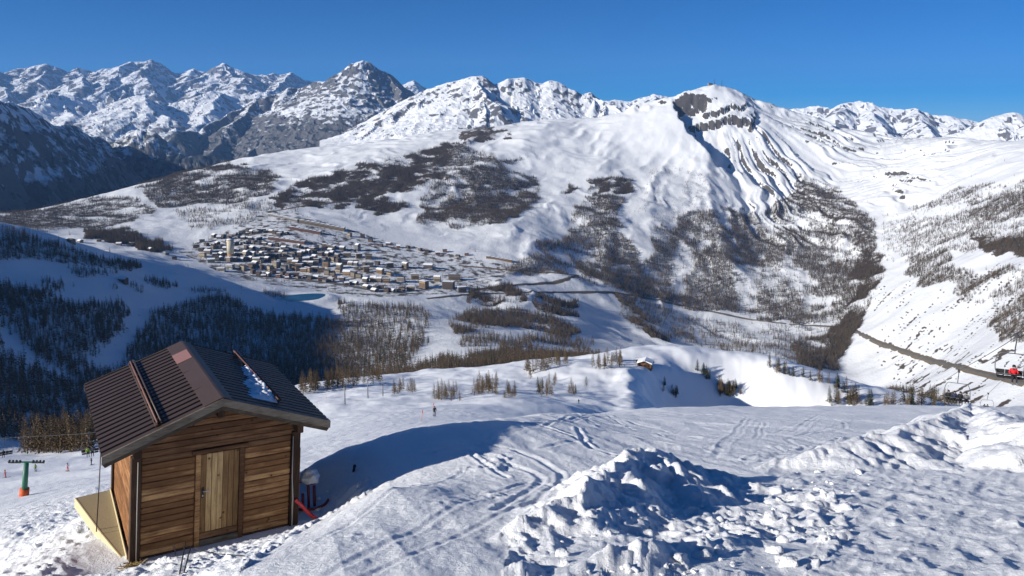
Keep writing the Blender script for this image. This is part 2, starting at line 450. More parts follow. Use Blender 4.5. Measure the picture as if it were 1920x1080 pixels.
def far_relief(x, y, d):
    """gullies, spurs and cliffs of the far slopes, metres"""
    w = sstep(900, 2400, d)
    q = fbm(x / 260, y / 260, 4, 3) * 9 * w + fbm(x / 1100, y / 1100, 2, 9) * 14 * sstep(2600, 4200, d)
    # flutes that fan out from the summit
    rx, ry = x - PK[0], y - PK[1]; r = np.hypot(rx, ry); th = np.arctan2(rx, -ry)
    wv = fbm(x / 420, y / 420, 3, 21) * 0.10
    fl = ridged((th + wv) * 13.0, r / 1100, 4, 31) - 0.9
    fm = sstep(150, 700, r) * (1 - sstep(1200, 2100, r)) * sstep(-0.5, 0.2, th) * (1 - sstep(1.5, 2.0, th))
    q = q + fl * 24 * fm
    fl2 = ridged((th + wv * 1.5) * 7.0, r / 1200, 3, 47) - 0.9
    q = q + fl2 * 9 * sstep(400, 1000, r) * (1 - sstep(3000, 3600, r)) * (1 - sstep(-0.4, 0.3, th))
    for i, sp in enumerate(SPURS):
        ds, t, _ = line_dist(x + fbm(x / 200, y / 200, 2, 60 + i) * 40, y, sp)
        q = q + 26 * np.exp(-(ds / 130) ** 1.3) * sstep(0, 300, t)
    ds, t, _ = line_dist(x + fbm(x / 120, y / 120, 3, 71) * 25, y, SPINE)
    q = q + 48 * np.exp(-(ds / 110) ** 1.2)
    # crisp summit ridge
    hz_, t, ds = tent(x + fbm(x / 80, y / 80, 3, 83) * 14, y + fbm(x / 80, y / 80, 3, 85) * 14, SUMMIT, .95)
    q = np.maximum(q, hz_ - h_cache(x, y) + fbm(x / 50, y / 50, 3, 87) * 3)
    # cliff: the ground left of the edge stands above the hollow to the right
    cx = np.array([c[0] for c in CLIFF_EDGE]); cy = np.array([c[1] for c in CLIFF_EDGE])
    o = np.argsort(cy); ex = np.interp(y, cy[o], cx[o]) + fbm(x / 60, y / 60, 3, 81) * 16
    my = sstep(cy.min() - 120, cy.min() + 60, y) * (1 - sstep(cy.max() - 60, cy.max() + 20, y))
    hol = sstep(-4, 22, x - ex) * (1 - sstep(90, 520, x - ex))
    q = q - 100 * hol * my
    # rock bands across the summit face
    for zc, hgt, sd in ((110.0, 30.0, 5), (35.0, 44.0, 6)):
        z0 = h_cache(x, y) + fbm(x / 150, y / 150, 4, 90 + sd, .6) * 55 + (x - PK[0]) * 0.10
        m = sstep(PK[0] - 260, PK[0] - 120, x) * (1 - sstep(PK[0] + 150, PK[0] + 330, x)) * sstep(4350, 4600, y)
        s = sstep(zc - 7, zc + 3, z0)
        q = q + (s - 0.5) * hgt * m * np.exp(-((z0 - zc) / 75) ** 2)
    # right-hand slope: terraces; pass: hummocks
    rs = sstep(0.36, 0.5, np.arctan2(x, y)) * sstep(1400, 2000, d) * (1 - sstep(4200, 4800, d))
    q = q + rs * (ridged(x / 420 + y / 900, y / 260, 4, 101) - 0.8) * 10
    vx, vy = proj(x, y, h_cache(x, y))
    vil = 1 - sstep(.55, 1.1, np.hypot((vx - 640) / 340, (vy - 480 - (vx - 640) * .10) / 85))
    return q * (1 - .88 * vil)
VILLAGE_POLY = [(330, 470), (430, 430), (500, 395), (560, 400), (720, 450), (960, 500), (930, 545), (700, 560), (440, 525)]
_hc = {}
def h_cache(x, y): return _hc['z']

# foreground heaps: crest lines pushed up by the snow groomers
def crest(pts): return [(*pix(a, b, on_piste(a, b, h))[:2], h) for a, b, h in pts]
def trail(pts): return [(*pix(a, b, min(on_piste(a, b), 60))[:2], 0) for a, b in pts]
HEAPS = [(crest([(930, 1004, .04), (960, 985, .16), (1025, 945, .34), (1090, 903, .48), (1150, 868, .58), (1190, 842, .64), (1214, 836, .64), (1240, 850, .54), (1285, 880, .42), (1350, 905, .26), (1430, 935, .06)]), .58, .95),
         (crest([(1216, 838, .62), (1262, 846, .52), (1310, 864, .38), (1370, 886, .2), (1440, 902, .05)]), .55, 0.1),
         (crest([(1400, 872, .05), (1470, 850, .25), (1560, 828, .44), (1650, 808, .58), (1740, 786, .72), (1790, 768, .84), (1822, 752, .98), (1850, 764, .88), (1890, 782, .8), (1960, 800, .72), (2100, 815, .66)]), .42, 0.3),
         (crest([(1010, 1085, .10), (1080, 1045, .20), (1180, 1015, .26), (1300, 1003, .2), (1420, 988, .05)]), .5, .8)]
TRACKS = [(trail(t_), w_, d_) for t_, w_, d_ in [
          ([(870, 856), (930, 862), (985, 878), (1008, 895), (1000, 912), (940, 965)], .06, .035),
          ([(905, 850), (960, 855), (1020, 868), (1048, 885), (1045, 905), (990, 965)], .06, .035),
          ([(925, 812), (1000, 820), (1060, 832), (1120, 850), (1175, 862)], .05, .03),
          ([(880, 858), (915, 872), (945, 892)], .05, .04), ([(1080, 822), (1090, 840), (1110, 850), (1150, 858)], .06, .05),
          ([(960, 797), (1100, 797), (1250, 812), (1310, 826)], .10, .04), ([(1140, 790), (1230, 803), (1300, 815)], .07, .03),
          ([(960, 785), (1100, 787), (1300, 795), (1500, 803)], .12, .04), ([(1130, 776), (1300, 780), (1560, 788), (1800, 800)], .15, .05),
          ([(620, 1075), (780, 1000), (900, 940), (980, 900)], .05, .02), ([(700, 1078), (860, 1010), (1000, 950), (1130, 900)], .04, .02),
          ([(850, 960), (930, 920), (990, 900), (1040, 915)], .05, .02), ([(600, 1000), (720, 940), (800, 900), (860, 880)], .04, .02)]]
KNOLL_SPINE = [tuple(pix(*p)) for p in [(1200, 775, 280), (1195, 757, 325), (1182, 730, 370), (1192, 705, 405), (1235, 684, 440), (1260, 670, 465)]]
_rt = random.Random(77)
for _i in range(17):
    _x0 = _rt.uniform(960, 1850); _y0 = _rt.uniform(772, 792); _x1 = _x0 + _rt.uniform(-420, 260); _y1 = _rt.uniform(812, 868); _b = _rt.uniform(-60, 60)
    _pts = [(_x0 + (_x1 - _x0) * u + _b * math.sin(u * 3.14 * _rt.choice((1, 2))), _y0 + (_y1 - _y0) * u) for u in (0, .2, .4, .6, .8, 1.0)]
    _wd = _rt.uniform(.04, .07)
    TRACKS.append((trail(_pts), _wd, _rt.uniform(.018, .032)))
    if _i % 2: TRACKS.append((trail([(a + 9, b + .6) for a, b in _pts]), _wd, .022))
def near_relief(x, y, d, fine=True):
    """heaps, tracks and small unevenness of the snow close by, metres"""
    px, py = proj(x, y, h_cache(x, y))
    q = fbm(x / 3.1, y / 3.1, 3, 201) * 0.05 + fbm(x / 13, y / 13, 2, 205) * 0.10 * sstep(18, 40, d)
    q = q + fbm(x / 45, y / 45, 3, 207) * 1.3 * sstep(90, 180, d) + fbm(x / 16, y / 16, 3, 208) * 0.35 * sstep(120, 260, d)
    # the knoll: a spine runs down from its little hut and the ground drops into a hollow on the right
    sd, st, _ = line_dist(x, y, KNOLL_SPINE); sx = np.interp(y, [p[1] for p in KNOLL_SPINE], [p[0] for p in KNOLL_SPINE])
    rt = x - sx + fbm(x / 14, y / 14, 3, 209) * 3
    ky = sstep(225, 300, y) * (1 - sstep(395, 455, y))
    q = q - 34 * sstep(-4, 46, rt) * (1 - sstep(70, 210, rt)) * ky
    kz = sstep(8, 40, rt) * sstep(270, 330, y) * (1 - sstep(455, 500, y)) * (1 - sstep(210, 300, x))
    saw = (x * .93 + y * .30 + fbm(x / 30, y / 30, 3, 218) * 14) / 31; fr_ = saw - np.floor(saw); hs = .5 + .5 * perlin(np.floor(saw) * 1.7, y / 45, 219)
    q = q + kz * np.where(fr_ < .68, fr_ / .68, (1 - fr_) / .32) * 2.6 * hs + fbm(x / 7, y / 7, 4, 210) * .16 * sstep(150, 250, d)
    q = q + (fbm(x / 22, y / 22, 3, 214, .5) * .7 - (ridged((x + y * .3) / 26, (y - x * .5) / 60, 2, 216) - .8) * .5) * sstep(200, 300, d)
    q = q + 3.0 * np.exp(-(rt / 9) ** 2) * ky
    # wind ripples and ski marks on the open piste
    q = q + ridged((x + y * 0.35) / 0.7, (y - x * .1) / 6.0, 2, 211) * 0.018 * (1 - sstep(40, 90, d))
    mogul = np.abs(fbm(x / 2.6, y / 5.5, 3, 213)) * 0.11 * sstep(22, 45, d) * (1 - sstep(160, 240, d))
    q = q + mogul
    cloddy = np.zeros_like(x)
    heap = np.zeros_like(x)
    for crst, sl, lump in HEAPS:
        a_ = np.array(crst); rch = a_[:, 2].max() / sl * 1.5 + .6; k_ = (x > a_[:, 0].min() - rch) & (x < a_[:, 0].max() + rch) & (y > a_[:, 1].min() - rch) & (y < a_[:, 1].max() + rch)
        if not np.any(k_): continue
        xs, ys = x[k_], y[k_]
        wx = xs + fbm(xs / .8, ys / .8, 4, 221) * .16; wy = ys + fbm(xs / .8, ys / .8, 4, 223) * .16
        ten, t, ds = tent(wx, wy, crst, sl)
        ten = ten + .10 * ds * perlin(xs / .9, ys / .9, 229)
        # rills running down from the crest
        ten = ten - (ridged(t / 0.55 + perlin(xs, ys, 231) * .3, ds / 1.4, 3, 233) - .6) * 0.10 * sstep(0.0, .35, ten) * np.clip(ds / .25, 0, 1)
        soft = np.where(ten > .12, ten - .06, np.maximum(ten, 0) ** 2 / .24)
        heap[k_] = np.maximum(heap[k_], soft)
        cloddy[k_] = np.maximum(cloddy[k_], sstep(0.02, .2, ten) * lump)
    q = q + heap
    # churned ground below the heap, and trodden ground round the hut
    churn = np.maximum(sstep(-.5, .25, fbm(x / 1.3, y / 1.3, 2, 241) - .12 + 0.9 * (in_poly(px, py, [(960, 1000), (1180, 850), (1420, 900), (1560, 930), (1600, 1000), (1500, 1100), (940, 1100)]) - .75)), 0) * (1 - sstep(13, 17, d))
    hutch = in_poly(px, py, [(-80, 1100), (-80, 930), (150, 870), (260, 900), (560, 960), (600, 930), (690, 900), (700, 925), (560, 1005), (420, 1100)]) * (d < 60)
    churn = np.maximum(churn, cloddy)
    if fine:
        v = 1 - np.abs(perlin(x / .34, y / .34, 251)); v2 = 1 - np.abs(perlin(x / .15, y / .15, 253))
        v3 = fbm(x / .62, y / .62, 4, 255, .6); blk = np.floor((fbm(x / .42, y / .42, 2, 259) + 1.2) * 4.5) / 4.5
        q = q + churn * ((v * v - .45) * .06 + (v2 * v2 - .45) * .022 + v3 * .06 + (blk - 1.2) * .04)
        q = q + fbm(x / .12, y / .20, 3, 263) * .006 * (1 - sstep(14, 24, d)) + fbm(x / .5, y / 1.1, 3, 267) * .014 * (1 - sstep(20, 50, d))
        q = q + hutch * ((v * v - .45) * .09 + (v2 - .5) * .05) * (1 - sstep(20, 45, d))
        right = in_poly(px, py, [(1380, 860), (1900, 760), (1960, 760), (1960, 1100), (1500, 1100), (1560, 960)])
        q = q + right * ((ridged((x * .6 + y * .8) / .9, (x * .8 - y * .6) / .30, 3, 257) - .8) * .026 + fbm(x / .30, y / .16, 3, 258, .6) * .012)
    for pts, wid, dep in TRACKS:
        a_ = np.array(pts)[:, :2]; k_ = (x > a_[:, 0].min() - 1.2) & (x < a_[:, 0].max() + 1.2) & (y > a_[:, 1].min() - 1.2) & (y < a_[:, 1].max() + 1.2)
        if not np.any(k_): continue
        xs, ys = x[k_], y[k_]; ds, t, _ = line_dist(xs + perlin(xs / 2.5, ys / 2.5, 261) * .10, ys, pts)
        q[k_] += -.5 * dep * np.exp(-(ds / wid) ** 2) + .5 * dep * .75 * np.exp(-((ds - 1.75 * wid) / (wid * .7)) ** 2)
    return q

HUT_POS, HUT_YAW, HUT_LEAN = (-6.292, 11.675, -7.354), 0.578, 0.065
HW, HL = 2.683, 3.0
def hut_flat(x, y, z):
    """the snow is dug level where the hut stands"""
    c, s = math.cos(HUT_YAW), math.sin(HUT_YAW)
    lx = (x - HUT_POS[0]) * c + (y - HUT_POS[1]) * s; ly = -(x - HUT_POS[0]) * s + (y - HUT_POS[1]) * c
    dx = np.maximum(np.maximum(-lx, lx - HW), 0); dy = np.maximum(np.maximum(-ly, ly - HL), 0)
    m = 1 - sstep(0.2, 1.3, np.hypot(dx, dy))
    zf = HUT_POS[2] - lx * math.sin(HUT_LEAN) + 0.07 - np.clip(ly, 0, 6) * .12
    cut = z * (1 - m) + np.minimum(zf, z) * m
    fr = m * (1 - sstep(.2, .9, ly))
    return cut * (1 - fr) + zf * fr

def h_full(x, y):
    x = np.asarray(x, float); y = np.asarray(y, float); d = np.hypot(x, y)
    z = h_base(x, y); _hc['z'] = z
    n = d < 558.5
    if np.any(n):
        zz = z.copy(); _hc['z'] = z[n]; zz[n] = zz[n] + near_relief(x[n], y[n], d[n]) * (1 - sstep(515, 558, d[n])); zz[n] = hut_flat(x[n], y[n], zz[n]); z = zz
    _hc['z'] = h_base(x, y) if np.any(n) else z
    f = d > 900
    if np.any(f):
        zb = _hc['z'][f]; _hc['z'] = zb; z = z.copy(); z[f] = z[f] + far_relief(x[f], y[f], d[f])
    m = (d > 380) & (d < 1500)
    if np.any(m):
        z = z.copy(); z[m] = z[m] + fbm(x[m] / 120, y[m] / 120, 4, 271) * 5 * sstep(380, 600, d[m]) * (1 - sstep(1000, 1500, d[m]))
    return z

def polar(d, a):
    D, A = np.meshgrid(d, a, indexing='ij')
    return np.sin(A) * D, np.cos(A) * D

def geo_space(a, b, n): return np.exp(np.linspace(math.log(a), math.log(b), n))
AZ = R(42.0)
d_near = np.concatenate([geo_space(2.2, 6, 24)[:-1], geo_space(6, 36, 380)[:-1], geo_space(36, 130, 110)[:-1], geo_space(130, 560, 190)])
xn, yn = polar(d_near, np.linspace(-AZ, AZ, 770))
zn = h_full(xn, yn)
d_far = np.concatenate([geo_space(560, 1300, 70)[:-1], geo_space(1300, 3000, 190)[:-1], np.linspace(3000, 5450, 210)[:-1], np.linspace(5450, 6400, 12)])
xf, yf = polar(d_far, np.linspace(-AZ, AZ, 820))
zf = h_full(xf, yf)

def visible(x, y, z, tol=0.0):
    """rows run outward: True where nothing nearer hides the vertex (tol metres of head room)"""
    d = np.hypot(x, y); t = (z + tol) / d; m = np.maximum.accumulate(z / d, axis=0)
    return t >= m - 1e-6

def slope_of(x, y, z):
    """tangent of the steepness of a polar grid and its downhill direction"""
    P = np.stack([x, y, z], -1)
    u = np.gradient(P, axis=0); v = np.gradient(P, axis=1); n = np.cross(v, u)
    n /= np.linalg.norm(n, axis=-1, keepdims=True) + 1e-12
    n *= np.sign(n[..., 2:3]) + 1e-12
    return np.sqrt(np.maximum(0, 1 - n[..., 2] ** 2)) / np.maximum(n[..., 2], 1e-3), n
# ---------------------------------------------------------------- where wood and scrub grow (outlines surveyed on the photograph; trees per hectare, height, scrub)
WOODS = [
 ([(-120, 415), (40, 435), (130, 468), (258, 500), (250, 513), (150, 500), (60, 486), (-120, 500)], 150, 13, .75, 1300, 2300),
 ([(120, 500), (215, 517), (200, 528), (130, 515)], 110, 13, .6, 1300, 2300),
 ([(-120, 535), (70, 545), (140, 575), (235, 570), (250, 590), (290, 580), (420, 562), (500, 592), (640, 605), (700, 590), (790, 600), (800, 640), (760, 700), (560, 760), (400, 800), (200, 860), (-120, 900)], 150, 15, .42, 1000, 2060),
 ([(640, 575), (700, 566), (780, 575), (806, 600), (790, 640), (640, 612)], 130, 14, .6, 1500, 2300),
 ([(215, 535), (265, 540), (265, 553), (215, 548)], 110, 12, .5, 1300, 2200), ([(280, 524), (330, 533), (330, 546), (282, 536)], 130, 12, .6, 1300, 2300),
 ([(360, 543), (420, 549), (430, 558), (360, 552)], 110, 11, .5, 1300, 2300), ([(70, 530), (110, 535), (110, 550), (75, 548)], 90, 12, .4, 1200, 2200),
 ([(490, 548), (540, 552), (540, 560), (495, 556)], 80, 10, .4, 1300, 2400),
 ([(840, 600), (880, 585), (960, 580), (1040, 600), (1090, 625), (1060, 635), (960, 615), (900, 625), (850, 625)], 75, 13, .35, 1300, 2400),
 ([(880, 545), (960, 538), (990, 560), (930, 572), (870, 570)], 130, 13, .7, 1800, 2700),
 ([(1000, 555), (1080, 565), (1080, 590), (1010, 592)], 100, 13, .6, 1800, 2700),
 ([(860, 628), (1000, 625), (1110, 640), (1100, 660), (980, 650), (860, 650)], 34, 13, .1, 1000, 2300),
 ([(560, 712), (760, 690), (860, 668), (1000, 648), (1100, 660), (1150, 645), (1260, 645), (1330, 655), (1100, 690), (950, 700), (700, 730), (560, 740)], 120, 14, .45, 620, 1500),
 ([(1450, 690), (1560, 700), (1640, 730), (1760, 742), (1800, 760), (1640, 790), (1500, 740)], 140, 13, .6, 700, 2100),
 ([(1060, 470), (1075, 400), (1110, 360), (1160, 440), (1205, 500), (1240, 420), (1330, 385), (1420, 405), (1500, 360), (1560, 350), (1640, 420), (1645, 500), (1590, 612), (1450, 602), (1300, 580), (1180, 552), (1090, 525)], 72, 13, .20, 2500, 4700),
 ([(1210, 480), (1330, 440), (1480, 430), (1600, 440), (1635, 500), (1580, 605), (1450, 598), (1300, 575), (1180, 548)], 62, 13, .22, 2500, 4300),
 ([(1390, 400), (1470, 420), (1520, 480), (1480, 500), (1430, 470)], 60, 12, .35, 2500, 4700), ([(1480, 330), (1560, 350), (1640, 420), (1640, 460), (1570, 430), (1510, 390)], 80, 11, .55, 2500, 4900),
 ([(780, 412), (800, 362), (860, 322), (940, 312), (1000, 335), (1008, 380), (960, 412), (880, 425), (800, 425)], 95, 12, .52, 2700, 4600),
 ([(1105, 335), (1190, 342), (1195, 358), (1110, 365)], 120, 11, .75, 3000, 4700), ([(1105, 365), (1170, 375), (1140, 430), (1100, 420)], 90, 12, .5, 2800, 4500),
 ([(1060, 340), (1078, 350), (1070, 366), (1055, 360)], 120, 10, .8, 3000, 4700),
 ([(505, 372), (560, 342), (700, 305), (840, 268), (850, 300), (830, 335), (700, 375), (620, 392), (520, 388)], 70, 11, .9, 3200, 5200),
 ([(680, 375), (760, 380), (770, 392), (700, 402), (660, 392)], 110, 12, .7, 2900, 4300),
 ([(860, 245), (950, 238), (960, 255), (900, 268), (860, 268)], 30, 8, .85, 4000, 5200),
 ([(640, 325), (860, 268), (950, 300), (1000, 300), (880, 325), (820, 350), (700, 370)], 60, 11, .55, 3300, 5000),
 ([(250, 352), (330, 325), (430, 305), (520, 330), (500, 370), (420, 385), (300, 390)], 75, 11, .55, 3200, 5200),
 ([(-120, 420), (0, 402), (150, 375), (250, 370), (300, 400), (200, 425), (60, 440), (-120, 450)], 40, 9, .62, 3000, 4400),
 ([(160, 432), (230, 432), (320, 462), (310, 475), (240, 465), (165, 452)], 140, 13, .8, 2500, 3600),
 ([(330, 395), (520, 380), (560, 395), (460, 420), (350, 430)], 25, 11, .15, 2700, 4000),
 ([(1010, 455), (1070, 445), (1090, 500), (1030, 500)], 70, 13, .35, 2400, 3600), ([(930, 500), (1010, 480), (1080, 500), (1060, 512), (960, 515)], 60, 11, .4, 2300, 3300),
 ([(1600, 470), (1660, 480), (1640, 560), (1600, 625), (1570, 690), (1540, 700), (1560, 620), (1600, 560)], 140, 13, .8, 2000, 3800),
 ([(1150, 555), (1185, 560), (1250, 640), (1220, 640), (1165, 590)], 120, 12, .7, 1700, 3000),
 ([(1190, 560), (1300, 600), (1310, 650), (1230, 640)], 28, 13, .10, 1500, 3000), ([(1300, 600), (1560, 620), (1560, 700), (1330, 655)], 14, 13, .03, 1400, 3000),
 ([(1480, 640), (1560, 630), (1550, 700), (1500, 700)], 90, 13, .4, 1500, 2900),
 ([(1700, 400), (1800, 355), (1990, 330), (1990, 500), (1850, 470), (1740, 485), (1690, 460)], 34, 11, .12, 1600, 4200),
 ([(1800, 370), (1990, 345), (1990, 410), (1820, 420)], 60, 11, .42, 1800, 4200), ([(1820, 445), (1990, 440), (1990, 490), (1850, 480)], 90, 10, .85, 1600, 3800),
 ([(1690, 480), (1780, 475), (1800, 530), (1720, 540)], 70, 11, .3, 1800, 3800), ([(1780, 510), (1880, 500), (1990, 540), (1990, 620), (1880, 590), (1790, 560)], 55, 11, .28, 1400, 3600),
 ([(1650, 400), (1720, 400), (1760, 480), (1660, 500)], 14, 11, .04, 1800, 4200),
 ([(1850, 590), (1990, 570), (1990, 650), (1870, 640)], 60, 11, .4, 1300, 3000),
 ([(1220, 300), (1340, 330), (1330, 390), (1240, 420), (1190, 400)], 10, 9, .05, 3000, 4700),
]
def veg_maps(x, y, z):
    px, py = proj(x, y, z); d = np.hypot(x, y)
    n1 = fbm(x / 95, y / 95, 4, 301); n2 = fbm(x / 330, y / 330, 3, 305)
    jx = px + fbm(x / 140, y / 140, 3, 309) * 14 ; jy = py + fbm(x / 140, y / 140, 3, 313) * 8
    den = np.zeros_like(x); scr = np.zeros_like(x); hgt = np.full_like(x, 11.0)
    for poly, dn, h, sc, da, db in WOODS:
        b = np.array(poly); k = (jx > b[:, 0].min()) & (jx < b[:, 0].max()) & (jy > b[:, 1].min()) & (jy < b[:, 1].max()) & (d > da) & (d < db)
        if not np.any(k): continue
        m = np.zeros(x.shape, bool); m[k] = in_poly(jx[k], jy[k], poly)
        den[m] = np.maximum(den[m], dn); scr[m] = np.maximum(scr[m], sc); hgt[m] = h
    rx, ry = x - PK[0], y - PK[1]; th = np.arctan2(rx, -ry)
    streak = perlin(th * 26 + n1 * .5, np.hypot(rx, ry) / 800, 317) * .9 * (d > 2600) * (th > -.9)
    cl = sstep(-.35, .35, n1 * .7 + n2 * .6 + .22 + streak)
    shady = (d < 2100) & (px < 820)
    cl = np.where(shady, .62 + .38 * cl, cl)
    base = 3.2 * ((d > 1500) & (d < 4300))
    den = den * np.where(shady, np.interp(px, [600, 700], [2.1, 1.25]), 5.0) * (0.06 + .94 * cl) + base * sstep(.3, .8, n1)
    scr = np.clip(scr * (.35 + .8 * cl), 0, 1) * np.where(shady, .45, np.where(d > 2600, .80, 1))
    # ski runs cut through the shaded wood
    for run in ([(190, 720, 1400), (240, 640, 1600), (262, 590, 1750), (240, 560, 1850)], [(0, 620, 1400), (60, 660, 1330), (130, 700, 1300)]):
        ds, _, _ = line_dist(x, y, [(*pix(*p)[:2], 0) for p in run])
        den = den * sstep(14, 26, ds + n1 * 10)
    return den, scr, hgt

# the reservoir lies level
_la, _lb, _lc = [np.array(ground_pt(a_, b_, 1200, 4200)) for a_, b_ in ((528, 556), (609, 559), (567, 557))]
LAKE_C = (_la + _lb) / 2; LAKE_AX = (_lb - _la)[:2] / 2; LAKE_AY = (np.array(ground_pt(567, 551, 1200, 4200)) - np.array(ground_pt(567, 563, 1200, 4200)))[:2] / 2
_m = np.linalg.inv(np.stack([LAKE_AX, LAKE_AY], 1)); _u = _m[0, 0] * (xf - LAKE_C[0]) + _m[0, 1] * (yf - LAKE_C[1]); _v = _m[1, 0] * (xf - LAKE_C[0]) + _m[1, 1] * (yf - LAKE_C[1])
_w = 1 - sstep(1.15, 1.9, np.hypot(_u, _v)); zf = zf * (1 - _w) + LAKE_C[2] * _w
den_f, scr_f, hgt_f = veg_maps(xf, yf, zf)
slp_f, nrm_f = slope_of(xf, yf, zf)
pxf, pyf = proj(xf, yf, zf)
rock_f = sstep(1.2, 1.6, slp_f + fbm(xf / 70, yf / 70, 4, 331) * .3) * sstep(2800, 3600, np.hypot(xf, yf))
gor = in_poly(pxf, pyf, [(1255, 185), (1330, 185), (1420, 235), (1420, 265), (1330, 285), (1270, 260)])
rock_f = np.maximum(rock_f, gor * sstep(1.5, 2.0, slp_f + fbm(xf / 30, yf / 30, 5, 335, .6) * .7))
# bare grass between the snow on the right-hand slope and near the road there
gr_m = in_poly(pxf, pyf, [(1640, 540), (1940, 480), (1980, 760), (1800, 790), (1640, 700)])
stripe = ridged(xf / 300 + yf / 500, (yf - xf * .55) / 26, 3, 341)
grass_f = gr_m * sstep(1.36, 1.52, stripe + fbm(xf / 120, yf / 120, 3, 345) * .25)
low = in_poly(pxf, pyf, [(1640, 640), (1980, 660), (1980, 790), (1760, 790)])
grass_f = np.maximum(grass_f, low * sstep(.25, .6, fbm(xf / 60, yf / 30, 4, 349) - .02))
scr_f = np.maximum(scr_f, grass_f * .8)
scr_f = np.where((np.hypot(xf, yf) > np.interp(pxf, [-200, 0, 150, 280, 420, 480], [3950, 4000, 4250, 4650, 5050, 5200]) - 60) & (pxf < 480), .95, scr_f)
vil_ = in_poly(pxf, pyf, VILLAGE_POLY) & (np.hypot(xf, yf) > 2200)
scr_f = np.where(vil_, np.maximum(scr_f, .42 + fbm(xf / 40, yf / 40, 3, 351) * .3), scr_f)
den_f = np.where(vil_, den_f + 34 * sstep(-.1, .4, fbm(xf / 60, yf / 60, 3, 353)), den_f); hgt_f = np.where(vil_, 9.0, hgt_f)
near_snow = np.zeros_like(xn)
# ---------------------------------------------------------------- terrain materials
def mat_snow_near():
    k = NT('trodden_snow'); p = k.geo()
    n1 = k.noise(p, 1.3, 5, .6); n2 = k.noise(p, 14.0, 6, .68); n3 = k.noise(p, 90.0, 4, .65)
    c = k.mix(n1, (.86, .875, .90), (.93, .935, .94))
    n0 = k.noise(p, 4.2, 6, .7)
    h = k.math('ADD', k.math('ADD', k.math('MULTIPLY', n2, 1.0), k.math('MULTIPLY', n3, .45)), k.math('MULTIPLY', n0, 1.3))
    nm = k.bump(h, .75, .05)
    m = k.fin(c, .55, nm, spec=.25)
    return m

def mat_terrain(name, rock_a, rock_b, scrub_a, scrub_b, gsc, patch=0.0):
    """snow over scrub over rock; gsc is the size of the finest mottling in metres"""
    k = NT(name); p = k.geo()
    nb = k.noise(p, 1.0 / (gsc * 9), 6, .62); nf = k.noise(p, 1.0 / gsc, 6, .66); ng = k.noise(p, 1.0 / (gsc * 2.6), 5, .6)
    snow = k.mix(nb, (.68, .70, .725), (.80, .805, .81))
    rock = k.mix(nf, rock_a, rock_b)
    scrub = k.mix(ng, scrub_a, scrub_b)
    sc = k.attr('scrub'); rk = k.attr('rock')
    ms = k.ramp(k.math('ADD', k.math('MULTIPLY', sc, 1.0), k.math('MULTIPLY', k.math('SUBTRACT', ng, .5), 1.5)), [(.36, 0.0), (.62, 1.0)])
    st = k.noise(k.mapping(p, (1, 1, .35)), 1.0 / (gsc * 1.8), 5, .65)
    mr = k.ramp(k.math('ADD', k.math('MULTIPLY', rk, .80), k.math('ADD', k.math('MULTIPLY', k.math('SUBTRACT', nf, .5), .8), k.math('MULTIPLY', k.math('SUBTRACT', st, .5), 1.5))), [(.42, 0.0), (.58, 1.0)])
    c = k.mix(ms, snow, scrub)
    c = k.mix(mr, c, rock)
    nm = k.bump(nf, .5, gsc * .55)
    return k.fin(c, .75, nm, spec=.15)
M_SNOW = mat_snow_near()
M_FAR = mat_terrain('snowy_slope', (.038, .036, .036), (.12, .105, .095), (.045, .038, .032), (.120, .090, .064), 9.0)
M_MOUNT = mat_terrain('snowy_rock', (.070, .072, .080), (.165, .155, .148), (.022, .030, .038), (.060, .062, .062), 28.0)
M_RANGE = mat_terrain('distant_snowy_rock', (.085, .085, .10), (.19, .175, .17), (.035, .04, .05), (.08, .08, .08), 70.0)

def terrain_obj(name, x, y, z, mat, attrs, keep=None, smooth=True):
    nr, nc = x.shape; Q = grid_quads(nr, nc)
    V = np.stack([x, y, z], -1).reshape(-1, 3)
    if keep is not None:
        q = keep.reshape(-1)[Q].any(1); Q = Q[q]
        u, inv = np.unique(Q, return_inverse=True); Q = inv.reshape(Q.shape); V = V[u]; attrs = {k_: a.reshape(-1)[u] for k_, a in attrs.items()}
    me = np_mesh(name, V, Q, smooth, attrs)
    me.materials.append(mat)
    o = bpy.data.objects.new(name, me); link(o); tag(o, kind='structure')
    return o
near_o = terrain_obj('snow_slope', xn, yn, zn, M_SNOW, {})
# the same hillside beside, under and behind the viewpoint
xb, yb = polar(geo_space(2.2, 330, 60), np.linspace(AZ, 2 * math.pi - AZ, 110))
zb_ = h_base(xb, yb); ab_ = np.abs(np.arctan2(xb, yb))
zb_ = zb_ + (-1.75 - .346 * yb - zb_) * sstep(.85, 1.5, ab_) + fbm(xb / 3.1, yb / 3.1, 3, 201) * .05
terrain_obj('snow_slope', xb, yb, zb_, M_SNOW, {})
xc_, yc_ = polar(np.array([.02, .6, 1.2, 2.2]), np.linspace(0, 2 * math.pi, 60))
terrain_obj('snow_slope', xc_, yc_, -1.75 - .346 * yc_, M_SNOW, {})
far_o = terrain_obj('valley_terrain', xf, yf, zf, M_FAR, {'scrub': scr_f, 'rock': rock_f})

# ---------------------------------------------------------------- mountains built from ridge lines
def W_(pts, jit=0.0, sub=0, seed=1):
    """ridge line given as pixels and distance -> world points, broken up by a fractal"""
    P = [np.array(pix(*p)) for p in pts]; r = np.random.default_rng(seed)
    for s in range(sub):
        Q = [P[0]]
        for a, b in zip(P[:-1], P[1:]):
            L = np.linalg.norm(b - a); m = (a + b) / 2 + np.array([0, r.normal() * .10, r.normal() * jit]) * L
            Q += [m, b]
        P = Q
    return [tuple(p) for p in P]

